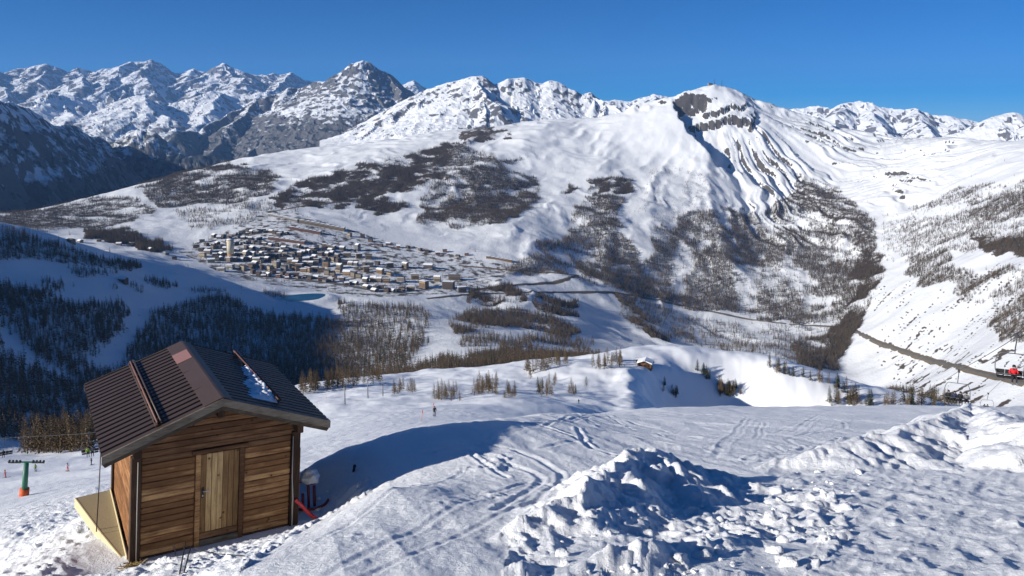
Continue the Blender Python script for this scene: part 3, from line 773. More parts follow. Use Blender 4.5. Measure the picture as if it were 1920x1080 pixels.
def grow(ridges, step, seed, level=2, side=None):
    """lets spurs branch off the ridge lines, and smaller spurs off those"""
    r = np.random.default_rng(seed); out = list(ridges); cur = list(ridges); L0 = step * 2.6
    for lv in range(level):
        new = []
        for pts, sl, cv in cur:
            P = np.array(pts); seg = np.hypot(*np.diff(P[:, :2], axis=0).T); S = np.concatenate([[0], np.cumsum(seg)])
            u = step * r.uniform(.3, .8)
            while u < S[-1] - step * .15:
                i = min(np.searchsorted(S, u) - 1, len(seg) - 1); w = (u - S[i]) / seg[i]; p = P[i] * (1 - w) + P[i + 1] * w
                t = (P[i + 1] - P[i])[:2] / seg[i]
                for sg in (-1, 1):
                    n = np.array([-t[1], t[0]]) * sg
                    if lv == 0 and n @ p[:2] / np.hypot(*p[:2]) > .35: continue
                    a = r.uniform(-.45, .45) + (.45 * (-sg if lv else 0)) * (1 if lv else 0); c_, s_ = math.cos(a), math.sin(a); n = np.array([n[0] * c_ - n[1] * s_, n[0] * s_ + n[1] * c_])
                    if lv: n = n * .75 + t * .65; n /= np.hypot(*n)
                    L = L0 * r.uniform(.5, 1.25); q = p.copy(); q[2] -= .03 * L; path = [tuple(q)]; dr = sl * r.uniform(.52, .74)
                    for k_ in range(4):
                        n = n + r.normal(size=2) * .16; n /= np.hypot(*n); q = q + np.array([n[0], n[1], -dr * r.uniform(.75, 1.2)]) * L / 4; path.append(tuple(q))
                    new.append((path, sl * 1.15, cv * .5))
                u += step * r.uniform(.65, 1.35)
        out += new; cur = new; step *= .5; L0 *= .38
    return out

def mountain(name, az0, az1, d0, d1, nc, nr, ridges, floor, mat, warp, flute, rough, seed, rock_s, tree_line=None, tree_scr=.9, cell=500.0, rock_bias=0.0, rise=0.0, spur=0.0):
    x, y = polar(np.linspace(d0, d1, nr), np.linspace(az0, az1, nc))
    wx = x + fbm(x / (cell * .9), y / (cell * .9), 4, seed, .55) * warp; wy = y + fbm(x / (cell * .9), y / (cell * .9), 4, seed + 5, .55) * warp
    z = np.full_like(x, -1e5); bt = np.zeros_like(x); bd = np.zeros_like(x)
    s_base = 0.0
    nmain = len(ridges)
    if spur: ridges = grow(ridges, spur, seed)
    for ri, (pts, sl, cv) in enumerate(ridges):
        if ri < nmain: k_ = np.ones(x.shape, bool)
        else:
            a_ = np.array(pts); rch = .55 * math.hypot(*(a_[-1] - a_[0])[:2]) + 150; k_ = (wx > a_[:, 0].min() - rch) & (wx < a_[:, 0].max() + rch) & (wy > a_[:, 1].min() - rch) & (wy < a_[:, 1].max() + rch)
            if not np.any(k_): continue
        hh, t, d = tent(wx[k_], wy[k_], pts, sl, cv, .4)           # slopes ease off away from the crest
        m = hh > z[k_]; z[k_] = np.where(m, hh, z[k_]); bt[k_] = np.where(m, t + s_base, bt[k_]); bd[k_] = np.where(m, d, bd[k_]); s_base += 7777.0
    g = np.clip(bd / (cell * .8), 0, 1) ** .8
    wv = fbm(x / (cell * .7), y / (cell * .7), 3, seed + 11) * .30
    f1 = ridged(bt / (cell * .75) + wv, bd / (cell * 4), 2, seed + 13); f2 = ridged(bt / (cell * .26) + wv * 2.2, bd / (cell * 1.6), 3, seed + 15)
    z = z + (f1 - .8) * flute * g + (f2 - .8) * flute * .42 * np.clip(bd / (cell * .35), 0, 1)
    z = z + (ridged(x / (cell * .5), y / (cell * .5), 4, seed + 17) - .9) * rough * (.15 + .85 * g)
    fl = floor + rise * (np.hypot(x, y) - d0) / (d1 - d0) + fbm(x / 900, y / 900, 3, seed + 23) * 40
    z = np.where(z < fl + 120, fl + 120 * np.exp(np.minimum((z - fl - 120) / 120, 0)), z)
    slp, _ = slope_of(x, y, z)
    rib = (f2 - .8) * .55 + (f1 - .8) * .25 + .16 * np.exp(-bd / (cell * .16))
    strata = perlin(x / (cell * 3), z / (cell * .075) + x / (cell * 1.1), seed + 27) * .14
    rock = sstep(rock_s - .05, rock_s + .42, slp + rib + strata + fbm(x / (cell * .3), y / (cell * .3), 4, seed + 29) * .20 + rock_bias)
    scr = np.zeros_like(x)
    if tree_line is not None:
        scr = tree_scr * (1 - sstep(tree_line - 220, tree_line + 220, z + fbm(x / (cell * .8), y / (cell * .8), 4, seed + 31) * 190 - rib * 260))
        scr = np.maximum(scr, .95 * (1 - sstep(tree_line - 520, tree_line - 260, z)))
    o = terrain_obj(name, x, y, z, mat, {'scrub': scr, 'rock': rock}, smooth=False)
    return o
def az_of(px): return float(dirn(px, 300)[0])

# pyramid peak with its long left shoulder and ribs
RP = [(W_([(330, 246, 10300), (400, 226, 10800), (440, 207, 11200), (480, 188, 11500), (520, 176, 11700), (560, 166, 11750), (590, 152, 11700), (622, 152, 11550), (640, 132, 11500), (660, 119, 11500), (680, 112, 11500),
           (702, 124, 11500), (728, 137, 11550), (752, 156, 11600), (790, 184, 11700), (832, 206, 11700), (880, 236, 11600), (960, 262, 11500)], .05, 2, 3), .80, .28),
      (W_([(622, 153, 11550), (636, 176, 11250), (660, 203, 10900), (700, 228, 10500), (712, 262, 10050), (722, 300, 9600)], .05, 1, 4), .82, .2),
      (W_([(680, 113, 11500), (690, 140, 11250), (700, 165, 11050), (712, 192, 10800)], .05, 1, 5), 1.0, .2),
      (W_([(716, 134, 11500), (742, 160, 11250), (768, 184, 11000), (792, 214, 10700), (796, 246, 10350), (770, 285, 9900)], .05, 1, 6), .85, .2),
      (W_([(832, 206, 11700), (850, 230, 11300), (862, 262, 10900)], .05, 1, 7), .8, .2),
      (W_([(560, 166, 11750), (545, 200, 11200), (520, 235, 10600), (480, 275, 9900), (450, 310, 9400)], .05, 1, 8), .72, .2),
      (W_([(480, 188, 11500), (460, 215, 11000), (420, 250, 10400), (395, 285, 9800)], .05, 1, 9), .7, .2),
      (W_([(600, 152, 11650), (600, 185, 11200), (595, 225, 10600), (575, 268, 9900)], .05, 1, 10), .72, .2)]
mountain('pyramid_mountain', -R(43), az_of(1010), 7800, 12600, 520, 230, RP, -900, M_MOUNT, 26, 40, 16, 401, .56, 20, .70, 330, rise=420, spur=560)
# rounded snowy group right of it
R2 = [(W_([(630, 300, 9700), (690, 240, 9500), (740, 196, 9300), (795, 170, 9200), (830, 158, 9150), (862, 150, 9100), (884, 143, 9000), (906, 142, 9000), (926, 156, 9000), (952, 147, 9050), (985, 145, 9100), (1010, 156, 9150), (1042, 152, 9100), (1062, 165, 9050), (1090, 177, 9000),
           (1108, 173, 9000), (1124, 190, 9000), (1134, 212, 8950), (1180, 240, 8900)], .05, 2, 13), .62, .2),
      (W_([(884, 144, 9000), (865, 170, 8800), (840, 195, 8600)], .04, 1, 14), .75, .2), (W_([(985, 147, 9100), (970, 175, 8800), (975, 205, 8500)], .04, 1, 15), .65, .2),
      (W_([(1042, 153, 9100), (1040, 180, 8850), (1052, 210, 8600)], .04, 1, 16), .65, .2), (W_([(906, 143, 9000), (930, 180, 8700), (925, 212, 8450)], .04, 1, 17), .6, .2)]
mountain('rounded_mountain', az_of(600), az_of(1240), 7300, 10100, 220, 110, R2, -300, M_MOUNT, 20, 22, 12, 431, .78, None, 0, 300, spur=380)
# dark wooded mountain side at the far left
R3 = [(W_([(-260, 215, 5000), (-110, 182, 5100), (-40, 176, 5300), (0, 187, 5500), (30, 196, 5750), (62, 211, 6100), (112, 236, 6700), (150, 247, 7200), (190, 268, 7800), (215, 296, 8300)], .05, 2, 23), .86, .0),
      (W_([(205, 285, 8600), (228, 258, 8600), (260, 242, 8550), (288, 247, 8500), (318, 272, 8400), (345, 296, 8300), (380, 290, 8300), (425, 300, 8200)], .05, 2, 26), .95, .1),
      (W_([(-60, 178, 7400), (-10, 200, 7500), (60, 222, 7700), (110, 240, 8000), (190, 255, 8400)], .05, 2, 28), .9, .1)]
mountain('wooded_mountain', -R(43), az_of(520), 4000, 9000, 280, 190, R3, -1150, M_MOUNT, 30, 46, 22, 461, 1.15, 60, .50, 300)
# white foothills before the distant range
R4 = [(W_([(-150, 190, 16500), (0, 200, 16500), (60, 190, 16500), (110, 178, 16600), (160, 186, 16700), (200, 196, 16600), (260, 178, 16500), (300, 200, 16300), (360, 186, 16500), (410, 172, 16700), (460, 178, 16800), (520, 172, 17000), (600, 186, 17000)], .09, 3, 33), .55, .2),
      (W_([(110, 178, 16600), (140, 215, 15300), (190, 245, 14300)], .08, 2, 34), .5, .2), (W_([(260, 178, 16500), (300, 215, 15000), (330, 240, 14000)], .08, 2, 35), .5, .2),
      (W_([(410, 172, 16700), (400, 205, 15500), (370, 235, 14300)], .08, 2, 36), .5, .2), (W_([(20, 200, 16500), (50, 235, 15000), (90, 260, 14200)], .08, 2, 37), .5, .2)]
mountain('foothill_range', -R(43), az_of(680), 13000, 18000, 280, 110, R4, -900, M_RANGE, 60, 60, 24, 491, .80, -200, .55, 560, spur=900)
R5 = [(W_([(-330, 150, 22000), (-150, 120, 22500), (-60, 140, 22500), (0, 134, 22500), (20, 140, 22500), (36, 128, 22500), (84, 119, 22500), (110, 127, 22500), (130, 136, 22500), (150, 126, 22500), (176, 134, 22500), (190, 128, 22500), (214, 131, 22500), (244, 115, 22500), (266, 115, 22500), (285, 111, 22500),
           (308, 124, 22500), (324, 140, 22500), (364, 128, 22500), (400, 141, 22500), (412, 130, 22600), (422, 118, 22700), (438, 130, 22700), (470, 143, 22700), (500, 141, 22700), (546, 135, 22700), (562, 148, 22700), (600, 155, 22700), (740, 160, 22700), (775, 150, 22700), (800, 166, 22700), (860, 190, 22700)], .06, 2, 43), .62, .2)]
for i_, (a_, b_, c_) in enumerate([((84, 119), (70, 150), (100, 175)), ((285, 112), (262, 140), (290, 172)), ((244, 115), (215, 145), (190, 170)), ((364, 128), (345, 150), (370, 175)), ((422, 118), (440, 145), (470, 172)), ((150, 126), (150, 150), (160, 175)), ((0, 134), (-20, 160), (10, 180)), ((546, 135), (530, 155), (510, 175))]):
    R5.append((W_([(*a_, 22500), (*b_, 21200), (*c_, 19800)], .07, 2, 50 + i_), .6, .2))
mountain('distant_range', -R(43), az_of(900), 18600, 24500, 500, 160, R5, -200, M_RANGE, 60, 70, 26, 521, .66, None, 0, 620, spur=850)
R6 = [(W_([(1060, 205, 15500), (1130, 190, 15500), (1150, 187, 15500), (1180, 190, 15500), (1212, 180, 15500), (1240, 178, 15500), (1262, 186, 15500), (1330, 215, 15500), (1430, 215, 15500), (1490, 203, 15500), (1530, 197, 15500), (1560, 204, 15400), (1582, 194, 15400), (1625, 190, 15400), (1652, 201, 15300), (1690, 205, 15300), (1716, 202, 15300), (1750, 216, 15300), (1790, 218, 15300), (1830, 228, 15300), (1900, 225, 15300), (2100, 190, 15300)], .06, 2, 63), .7, .2)]
for i_, (a_, b_, c_) in enumerate([((1625, 190), (1640, 215), (1660, 240)), ((1716, 202), (1730, 225), (1745, 245)), ((1582, 194), (1570, 215), (1580, 240)), ((1790, 218), (1790, 235), (1800, 252)), ((1230, 178), (1220, 195), (1210, 210))]):
    R6.append((W_([(*a_, 15300), (*b_, 14500), (*c_, 13700)], .07, 2, 70 + i_), .65, .2))
R6.append((W_([(1770, 262, 11800), (1830, 232, 11800), (1884, 211, 11800), (1915, 214, 11800), (1960, 225, 11800), (2100, 235, 11800)], .06, 2, 83), .6, .2))
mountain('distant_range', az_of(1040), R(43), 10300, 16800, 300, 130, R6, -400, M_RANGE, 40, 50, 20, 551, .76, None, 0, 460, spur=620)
# lee ridge outside the picture to the left: it keeps the wooded slope in shade
SX = np.array([math.sin(SUN_AZ), math.cos(SUN_AZ)]); TX = np.array([-SX[1], SX[0]]); LC = 1750.0
def shade_prof(pts):
    out = []
    for p in pts:
        P = np.array(pix(*p)); s = P[:2] @ SX
        out.append((float(P[:2] @ TX), float(P[2] + (LC - s) * math.tan(SUN_EL))))
    return sorted(out)
SH_FAR = shade_prof([(215, 488, 2100), (250, 503, 2060), (330, 520, 2180), (400, 545, 2070), (480, 560, 2080), (560, 575, 2070), (640, 605, 1900), (720, 630, 1770), (775, 660, 1560), (760, 690, 1320)])
SH_NEAR = shade_prof([(0, 850, 700), (120, 850, 700), (300, 815, 700), (560, 740, 900)])
TS = np.array([a for a, b in SH_FAR]); ZS = np.array([b for a, b in SH_FAR]) - 52.0
TS = np.concatenate([[TS[0] - 900, TS[0] - 350], TS, [TS[-1] + 60, TS[-1] + 330, TS[-1] + 620]])
ZS = np.concatenate([[ZS[0] - 620, ZS[0] - 260], ZS, [ZS[-1] - 5, ZS[-1] - 190, ZS[-1] - 420]])
LEE = [(*(SX * LC + TX * t_), z_) for t_, z_ in zip(np.linspace(TS[0], TS[-1], 40), np.interp(np.linspace(TS[0], TS[-1], 40), TS, ZS))]
xl, yl = polar(geo_space(300, 4200, 100), np.linspace(-R(110), -R(42.0), 130))
zt_, tl, dl = tent(xl, yl, LEE, .80)
zl = np.maximum(zt_ + (ridged(xl / 300, yl / 300, 4, 601) - .9) * 25 * sstep(0, 200, dl), -700.0 + 0 * xl)
sl_, _ = slope_of(xl, yl, zl)
terrain_obj('lee_ridge', xl, yl, zl, M_FAR, {'scrub': .5 * (1 - sstep(-150, 50, zl)), 'rock': sstep(.8, 1.1, sl_)})
# ================================================================ TREES
def mat_twig(name, a, b):
    k = NT(name); oi = k.n('ShaderNodeObjectInfo')
    n = k.noise(k.geo(), .35, 3, .6)
    f = k.math('ADD', k.math('MULTIPLY', oi.outputs['Random'], .55), k.math('MULTIPLY', n, .5), True)
    return k.fin(k.mix(f, a, b), .85, spec=.1)
M_LARCH = mat_twig('bare_larch_twigs', (.070, .050, .030), (.190, .135, .078))
M_LARCHF = mat_twig('far_larch_twigs', (.062, .046, .032), (.160, .115, .074))
M_PINE = mat_twig('pine_needles', (.018, .026, .018), (.050, .060, .036))
M_BARK = plain('larch_bark', (.085, .062, .045), .9, .3, 3.0)

def larch_crown(seed, nb, twigs, spread=.17, droop=.25, broad=.05, z0=.10):
    """unit-height crown of separate branches; each branch carries side twigs"""
    r = random.Random(seed); V = []; Fc = []
    for i in range(nb):
        t = (i + r.random()) / nb; z = z0 + (0.985 - z0) * t ** .92
        L = spread * (1 - t) ** .75 * (.55 + .6 * r.random()) + .018
        a = i * 2.399 + r.uniform(-.4, .4); dx, dy = math.cos(a), math.sin(a)
        dz = -droop * L * r.uniform(.3, 1.4) + .12 * L
        w = broad * (.5 + .8 * r.random()) * (1 - .55 * t)
        n = len(V)
        V += [(dx * .004, dy * .004, z), (dx * L * .55 - dy * w * .5, dy * L * .55 + dx * w * .5, z + dz * .35 + w * .4), (dx * L, dy * L, z + dz), (dx * L * .55 + dy * w * .5, dy * L * .55 - dx * w * .5, z + dz * .35 - w * .4)]
        Fc += [(n, n + 1, n + 2, n + 3)]
        for j in range(twigs):
            s = r.uniform(.3, .98); sg = 1 if j % 2 else -1; l2 = L * r.uniform(.22, .42); a2 = a + sg * r.uniform(.5, 1.1)
            bx, by, bz = dx * L * s, dy * L * s, z + dz * s; n = len(V)
            V += [(bx, by, bz + .006), (bx + math.cos(a2) * l2, by + math.sin(a2) * l2, bz - l2 * r.uniform(.0, .5)), (bx + math.cos(a2) * l2 * .6, by + math.sin(a2) * l2 * .6, bz - l2 * .45 - broad * .35)]
            Fc += [(n, n + 1, n + 2)]
    return V, Fc

def tree_mesh(name, seed, nb, twigs, mat, trunk=True, **kw):
    V, Fc = larch_crown(seed, nb, twigs, **kw)
    mb = MB(); mb.add(V, Fc)
    me = bpy.data.meshes.new(name); me.from_pydata(mb.v, [], mb.f); me.materials.append(mat)
    return me
def trunk_mesh(seed):
    r = random.Random(seed); mb = MB()
    pts = [(r.uniform(-.006, .006) * (i > 0), r.uniform(-.006, .006) * (i > 0), -.03 + 1.02 * i / 5) for i in range(6)]
    mb.tube(pts, [.017, .014, .012, .009, .005, .0015], 6)
    me = mb.mesh('trunk', True); me.materials.append(M_BARK); return me
CROWNS = [tree_mesh('crown', 100 + i, 62, 4, M_LARCH, spread=(.17, .20, .15, .18)[i], broad=.035) for i in range(4)]
PINES = [tree_mesh('crown', 140 + i, 70, 3, M_PINE, spread=.20, broad=.06, droop=.35) for i in range(2)]
TRUNKS = [trunk_mesh(i) for i in range(3)]

# far trees: prototypes that only the woods refer to
PROTO = []
for i in range(4):
    V, Fc = larch_crown(160 + i, 20, 1, spread=(.20, .17, .23, .19)[i], broad=.10, z0=.08, droop=.3)
    mb = MB(); mb.add(V, Fc); mb.tube([(0, 0, -.05), (0, 0, .5), (0, 0, .97)], [.02, .012, .002], 4, False)
    me = bpy.data.meshes.new('far_tree'); me.from_pydata(mb.v, [], mb.f); me.materials.append(M_LARCHF if i < 3 else M_PINE)
    PROTO.append(bpy.data.objects.new('far_tree', me))

def wood(name, P, H, rs, label):
    """one wood: tree instances on points (too many to count)"""
    me = bpy.data.meshes.new(name); me.vertices.add(len(P)); me.vertices.foreach_set('co', np.ascontiguousarray(P, np.float32).ravel())
    n = len(P)
    for nm, ty, a in (('h', 'FLOAT', H), ('rz', 'FLOAT', rs.uniform(0, 6.28, n)), ('kind_i', 'INT', rs.choice(4, n, p=[.3, .3, .27, .13]))):
        at = me.attributes.new(nm, ty, 'POINT'); at.data.foreach_set('value', np.ascontiguousarray(a, np.float32 if ty == 'FLOAT' else np.int32))
    o = bpy.data.objects.new(name, me); link(o); tag(o, label, 'trees', kind='stuff')
    g = bpy.data.node_groups.new(name + '_nodes', 'GeometryNodeTree')
    g.interface.new_socket('Geometry', in_out='INPUT', socket_type='NodeSocketGeometry'); g.interface.new_socket('Geometry', in_out='OUTPUT', socket_type='NodeSocketGeometry')
    N = g.nodes; gi = N.new('NodeGroupInput'); go = N.new('NodeGroupOutput'); ip = N.new('GeometryNodeInstanceOnPoints'); jn = N.new('GeometryNodeJoinGeometry')
    m2p = N.new('GeometryNodeMeshToPoints')
    for p in reversed(PROTO):
        oi = N.new('GeometryNodeObjectInfo'); oi.inputs['Object'].default_value = p; oi.inputs['As Instance'].default_value = True
        g.links.new(oi.outputs['Geometry'], jn.inputs[0])
    def na(nm, ty):
        a = N.new('GeometryNodeInputNamedAttribute'); a.data_type = ty; a.inputs['Name'].default_value = nm; return a.outputs['Attribute']
    cx = N.new('ShaderNodeCombineXYZ'); g.links.new(na('rz', 'FLOAT'), cx.inputs[2])
    g.links.new(gi.outputs[0], m2p.inputs[0]); g.links.new(m2p.outputs[0], ip.inputs['Points']); g.links.new(jn.outputs[0], ip.inputs['Instance'])
    ip.inputs['Pick Instance'].default_value = True
    g.links.new(na('kind_i', 'INT'), ip.inputs['Instance Index']); g.links.new(cx.outputs[0], ip.inputs['Rotation']); g.links.new(na('h', 'FLOAT'), ip.inputs['Scale'])
    g.links.new(ip.outputs[0], go.inputs[0])
    md = o.modifiers.new('trees', 'NODES'); md.node_group = g
    o.data.materials.append(M_LARCHF)
    return o

def scatter(x, y, z, den, hgt, seed, vis_tol=30.0):
    rs = np.random.default_rng(seed)
    P = np.stack([x, y, z], -1); u = np.diff(P, axis=0)[:, :-1]; v = np.diff(P, axis=1)[:-1]
    area = np.linalg.norm(np.cross(u, v), axis=-1)
    ok = visible(x, y, z, vis_tol)[:-1, :-1]
    lam = den[:-1, :-1] * area / 1e4 * ok
    cnt = rs.poisson(np.clip(lam, 0, 50)); idx = np.repeat(np.arange(cnt.size), cnt.ravel())
    a = rs.random(len(idx))[:, None]; b = rs.random(len(idx))[:, None]
    p = P[:-1, :-1].reshape(-1, 3)[idx] + u.reshape(-1, 3)[idx] * a + v.reshape(-1, 3)[idx] * b
    p[:, 2] -= .3
    h = hgt[:-1, :-1].ravel()[idx] * np.clip(rs.lognormal(0, .28, len(idx)), .4, 1.7)
    return p, h, rs

tp, th_, rs_ = scatter(xf, yf, zf, den_f, hgt_f, 77)
dd_ = np.hypot(tp[:, 0], tp[:, 1]); aa_ = np.arctan2(tp[:, 0], tp[:, 1])
N_TREES = len(tp)
sel = (dd_ < 2150) & (aa_ < az_of(830)) & (dd_ > 900)
wood('shaded_wood', tp[sel], th_[sel], rs_, 'larch wood on the blue shaded slope left of and behind the hut roof')
sel2 = (dd_ <= 1900) & ~sel
wood('larch_wood', tp[sel2], th_[sel2], rs_, 'brown larch belts on the sunlit slopes just behind the knoll')
sel3 = ~sel & ~sel2 & (aa_ > az_of(1040)) & (aa_ < az_of(1650))
wood('flank_wood', tp[sel3], th_[sel3], rs_, 'bare larch wood on the gullied flank below the antenna summit')
sel4 = ~sel & ~sel2 & ~sel3 & (aa_ >= az_of(1650))
wood('hillside_wood', tp[sel4], th_[sel4], rs_, 'scattered larches on the snowy hillside at the right edge')
sel5 = ~sel & ~sel2 & ~sel3 & ~sel4
wood('upland_wood', tp[sel5], th_[sel5], rs_, 'dark larch and pine wood on the slopes above the village')

# single larches near enough to be told apart
TREE_N = [0]
def larch(p, h, label, group, pine=False):
    i = TREE_N[0]; TREE_N[0] += 1; r = random.Random(900 + i)
    t = empty('pine_tree' if pine else 'larch_tree', p, (r.uniform(-.03, .03), r.uniform(-.03, .03), r.uniform(0, 6.28)), label, 'tree', group)
    sx = h * r.uniform(.85, 1.25); t.scale = (sx, sx, h)
    link(bpy.data.objects.new('trunk', TRUNKS[i % 3]), t)
    link(bpy.data.objects.new('crown', (PINES[i % 2] if pine else CROWNS[i % 4])), t)

CLUMPS = [  # pixel polygon of the feet, number, height, label, pines, distance limits
 ([(0, 812), (80, 808), (172, 808), (172, 846), (90, 850), (0, 852)], 92, 21, 'bare brown larch in the sunlit belt left of the hut roof', 0, 230, 520),
 ([(560, 728), (640, 712), (720, 705), (720, 718), (640, 730), (570, 742)], 40, 14, 'brown larch in the belt just right of the hut roof', 0, 300, 560),
 ([(735, 732), (780, 730), (780, 742), (735, 742)], 12, 10, 'brown larch in the small clump below the lift pylons', 0, 200, 520),
 ([(806, 738), (860, 735), (862, 754), (815, 756)], 19, 11, 'brown larch in the second clump left of the knoll', 0, 180, 500),
 ([(882, 728), (932, 724), (934, 740), (884, 742)], 22, 12, 'brown larch in the densest clump left of the knoll', 0, 180, 520),
 ([(936, 736), (968, 736), (968, 746), (938, 748)], 11, 9, 'low brown larch between two clumps left of the knoll', 0, 180, 500),
 ([(1005, 722), (1046, 712), (1048, 740), (1010, 746)], 16, 10, 'brown larch on the small rise at the foot of the knoll', .1, 180, 520),
 ([(985, 694), (1004, 690), (1002, 708), (986, 712)], 6, 12, 'brown larch in the narrow file above the rise', 0, 250, 560),
 ([(1000, 690), (1060, 672), (1062, 684), (1004, 700)], 21, 11, 'brown larch in the row climbing to the knoll crest', 0, 250, 560),
 ([(1062, 728), (1100, 722), (1100, 736), (1064, 748)], 7, 9, 'brown larch standing alone-ish on the white slope left of the knoll', .2, 180, 500),
 ([(1110, 688), (1170, 672), (1168, 690), (1118, 694)], 19, 11, 'brown larch on the left shoulder of the knoll', 0, 250, 520),
 ([(1296, 684), (1330, 704), (1330, 718), (1298, 690)], 7, 8, 'dark pine at the upper rim of the shaded hollow', .9, 200, 500),
 ([(1342, 722), (1380, 728), (1398, 752), (1350, 745)], 26, 9, 'larch in the thicket on the floor of the shaded hollow', .3, 200, 520),
 ([(1240, 715), (1275, 735), (1275, 757), (1235, 745)], 7, 7, 'small larch on the left wall of the shaded hollow', .2, 200, 520),
 ([(1440, 684), (1520, 702), (1600, 732), (1596, 742), (1510, 716), (1440, 696)], 20, 9, 'small larch along the right rim of the knoll', .3, 300, 556),
 ([(1540, 742), (1640, 752), (1790, 760), (1700, 772), (1560, 764)], 38, 11, 'dark larch in the row behind the piste edge on the right', .25, 250, 620),
]
for poly, n, h, lab, pn, da, db in CLUMPS:
    P0 = np.array(poly, float); lo, hi = P0.min(0), P0.max(0); r = random.Random(len(lab) * 31 + n); k = 0; tries = 0
    cand = []
    while len(cand) < n * 3:
        a, b = r.uniform(lo[0], hi[0]), r.uniform(lo[1], hi[1])
        if in_poly(np.array(a), np.array(b), poly): cand.append((a, b))
    for a, b in cand:
        if k >= n: break
        p = ground_pt(a, b, 150, 900, 260); d = math.hypot(p.x, p.y)
        if not (da < d < db): continue
        larch(p - Vector((0, 0, .15)), min(max(h, 14) * 1.2, (h * 2.45) * d / 1400 * r.uniform(.7, 1.35)), lab, lab.replace('brown larch', 'larches').replace('bare larches', 'larches'), r.random() < pn); k += 1
# ================================================================ VILLAGE
def mat_facade(name, wall, glass=(.05, .055, .065), sx=3.4, sz=3.1):
    k = NT(name); co = k.coord(); s = k.n('ShaderNodeSeparateXYZ'); k.set(s.inputs[0], co)
    h = k.math('ADD', s.outputs[0], s.outputs[1])
    fx = k.math('FRACT', k.math('DIVIDE', h, sx)); fz = k.math('FRACT', k.math('DIVIDE', s.outputs[2], sz))
    wx = k.math('MULTIPLY', k.math('GREATER_THAN', fx, .30), k.math('LESS_THAN', fx, .72)); wz = k.math('MULTIPLY', k.math('GREATER_THAN', fz, .32), k.math('LESS_THAN', fz, .80))
    n = k.noise(co, .2, 4, .6)
    c = k.mix(n, tuple(v * .8 for v in wall), tuple(min(1, v * 1.15) for v in wall))
    c = k.mix(k.math('MULTIPLY', wx, wz), c, glass)
    return k.fin(c, .7, spec=.2)
FAC = {'cream': mat_facade('cream_render', (.36, .295, .20)), 'ochre': mat_facade('ochre_render', (.32, .21, .115)), 'brown': mat_facade('brown_timber', (.12, .078, .05)),
       'reddish': mat_facade('reddish_render', (.19, .092, .066)), 'grey': mat_facade('grey_render', (.19, .185, .18)), 'white': mat_facade('white_render', (.50, .48, .44)), 'tan': mat_facade('tan_stone', (.22, .18, .135)), 'dark': mat_facade('dark_timber', (.075, .06, .05))}
M_ROOFSNOW = plain('roof_snow', (.85, .86, .88), .6, .04, .3)
M_EAVE = plain('dark_eave', (.06, .05, .045), .8, .2, 1.0)
M_BALC = plain('balcony_timber', (.09, .06, .04), .8, .25, 1.0)

def house(px, py, w, dp, h, col, roof, label, group, yaw=None, balc=0, name='apartment_building', p=None):
    """block with eaves, snow on its roof and balconies; roof: flat, gable, mono"""
    p = ground_pt(px, py, 1200, 4200, 300) if p is None else p
    r = random.Random(int(px * 7 + py * 13)); bare = r.random() < .38
    yaw = r.uniform(-.75, .45) - .1 if yaw is None else yaw
    t = empty(name, p, (0, 0, yaw), label, 'building', group)
    a, b = w / 2, dp / 2
    MB().box(-a, a, -b, b, -6, h).build('wall', FAC[col], t)
    e = .9
    if roof == 'flat':
        rf = MB().box(-a - e, a + e, -b - e, b + e, h + .01, h + .7).build('roof', M_EAVE, t)
        if not bare: MB().box(-a - e + .2, a + e - .2, -b - e + .2, b + e - .2, h + .71, h + 1.7).build('snow_cap', M_ROOFSNOW, rf, bevel=.25)
    else:
        rise = dp * .28 if roof == 'gable' else dp * .2
        prof = [(-b - e, h - .1), (0, h + rise), (b + e, h - .1)] if roof == 'gable' else [(-b - e, h + rise), (b + e, h - .1)]
        def shell(o0, th, inset):
            top = [(y * (1 - inset / (b + e)), z + o0 + th) for y, z in prof]; bot = [(y * (1 - inset / (b + e)), z + o0) for y, z in prof][::-1]
            return MB().poly_prism([(-a - e + inset, y, z) for y, z in top + bot], (2 * (a + e - inset), 0, 0))
        rf = shell(.02, .45, 0).build('roof', M_EAVE, t)
        if not bare: shell(.5, .9, .12).build('snow_cap', M_ROOFSNOW, rf)
        if roof == 'gable':
            MB().poly_prism([(-a + .01, -b, h - .05), (-a + .01, b, h - .05), (-a + .01, 0, h + rise - .3)], (2 * a - .02, 0, 0)).build('gable', FAC[col], t)
    if r.random() < .6:
        ch = MB().box(a * .3, a * .3 + 1.4, -.7, .7, h + .3, h + 4.2).build('chimney', FAC['grey'], t)
    nf = max(1, int(h // 3.1))
    for i in range(min(balc, nf - 1)):
        z = 3.0 * (i + 1) + .4
        MB().box(-a * .86, a * .86, -b - 1.5, -b - .02, z, z + 1.1).build('balcony', M_BALC, t)
    return t

ORD = ['first', 'second', 'third', 'fourth', 'fifth', 'sixth', 'seventh', 'eighth', 'ninth', 'tenth', 'eleventh', 'twelfth', 'thirteenth', 'fourteenth', 'fifteenth', 'sixteenth', 'seventeenth', 'eighteenth', 'nineteenth', 'twentieth', 'twenty-first', 'twenty-second', 'twenty-third', 'twenty-fourth', 'twenty-fifth', 'twenty-sixth', 'twenty-seventh', 'twenty-eighth', 'twenty-ninth', 'thirtieth']
GV = 'buildings of the village on the pass'
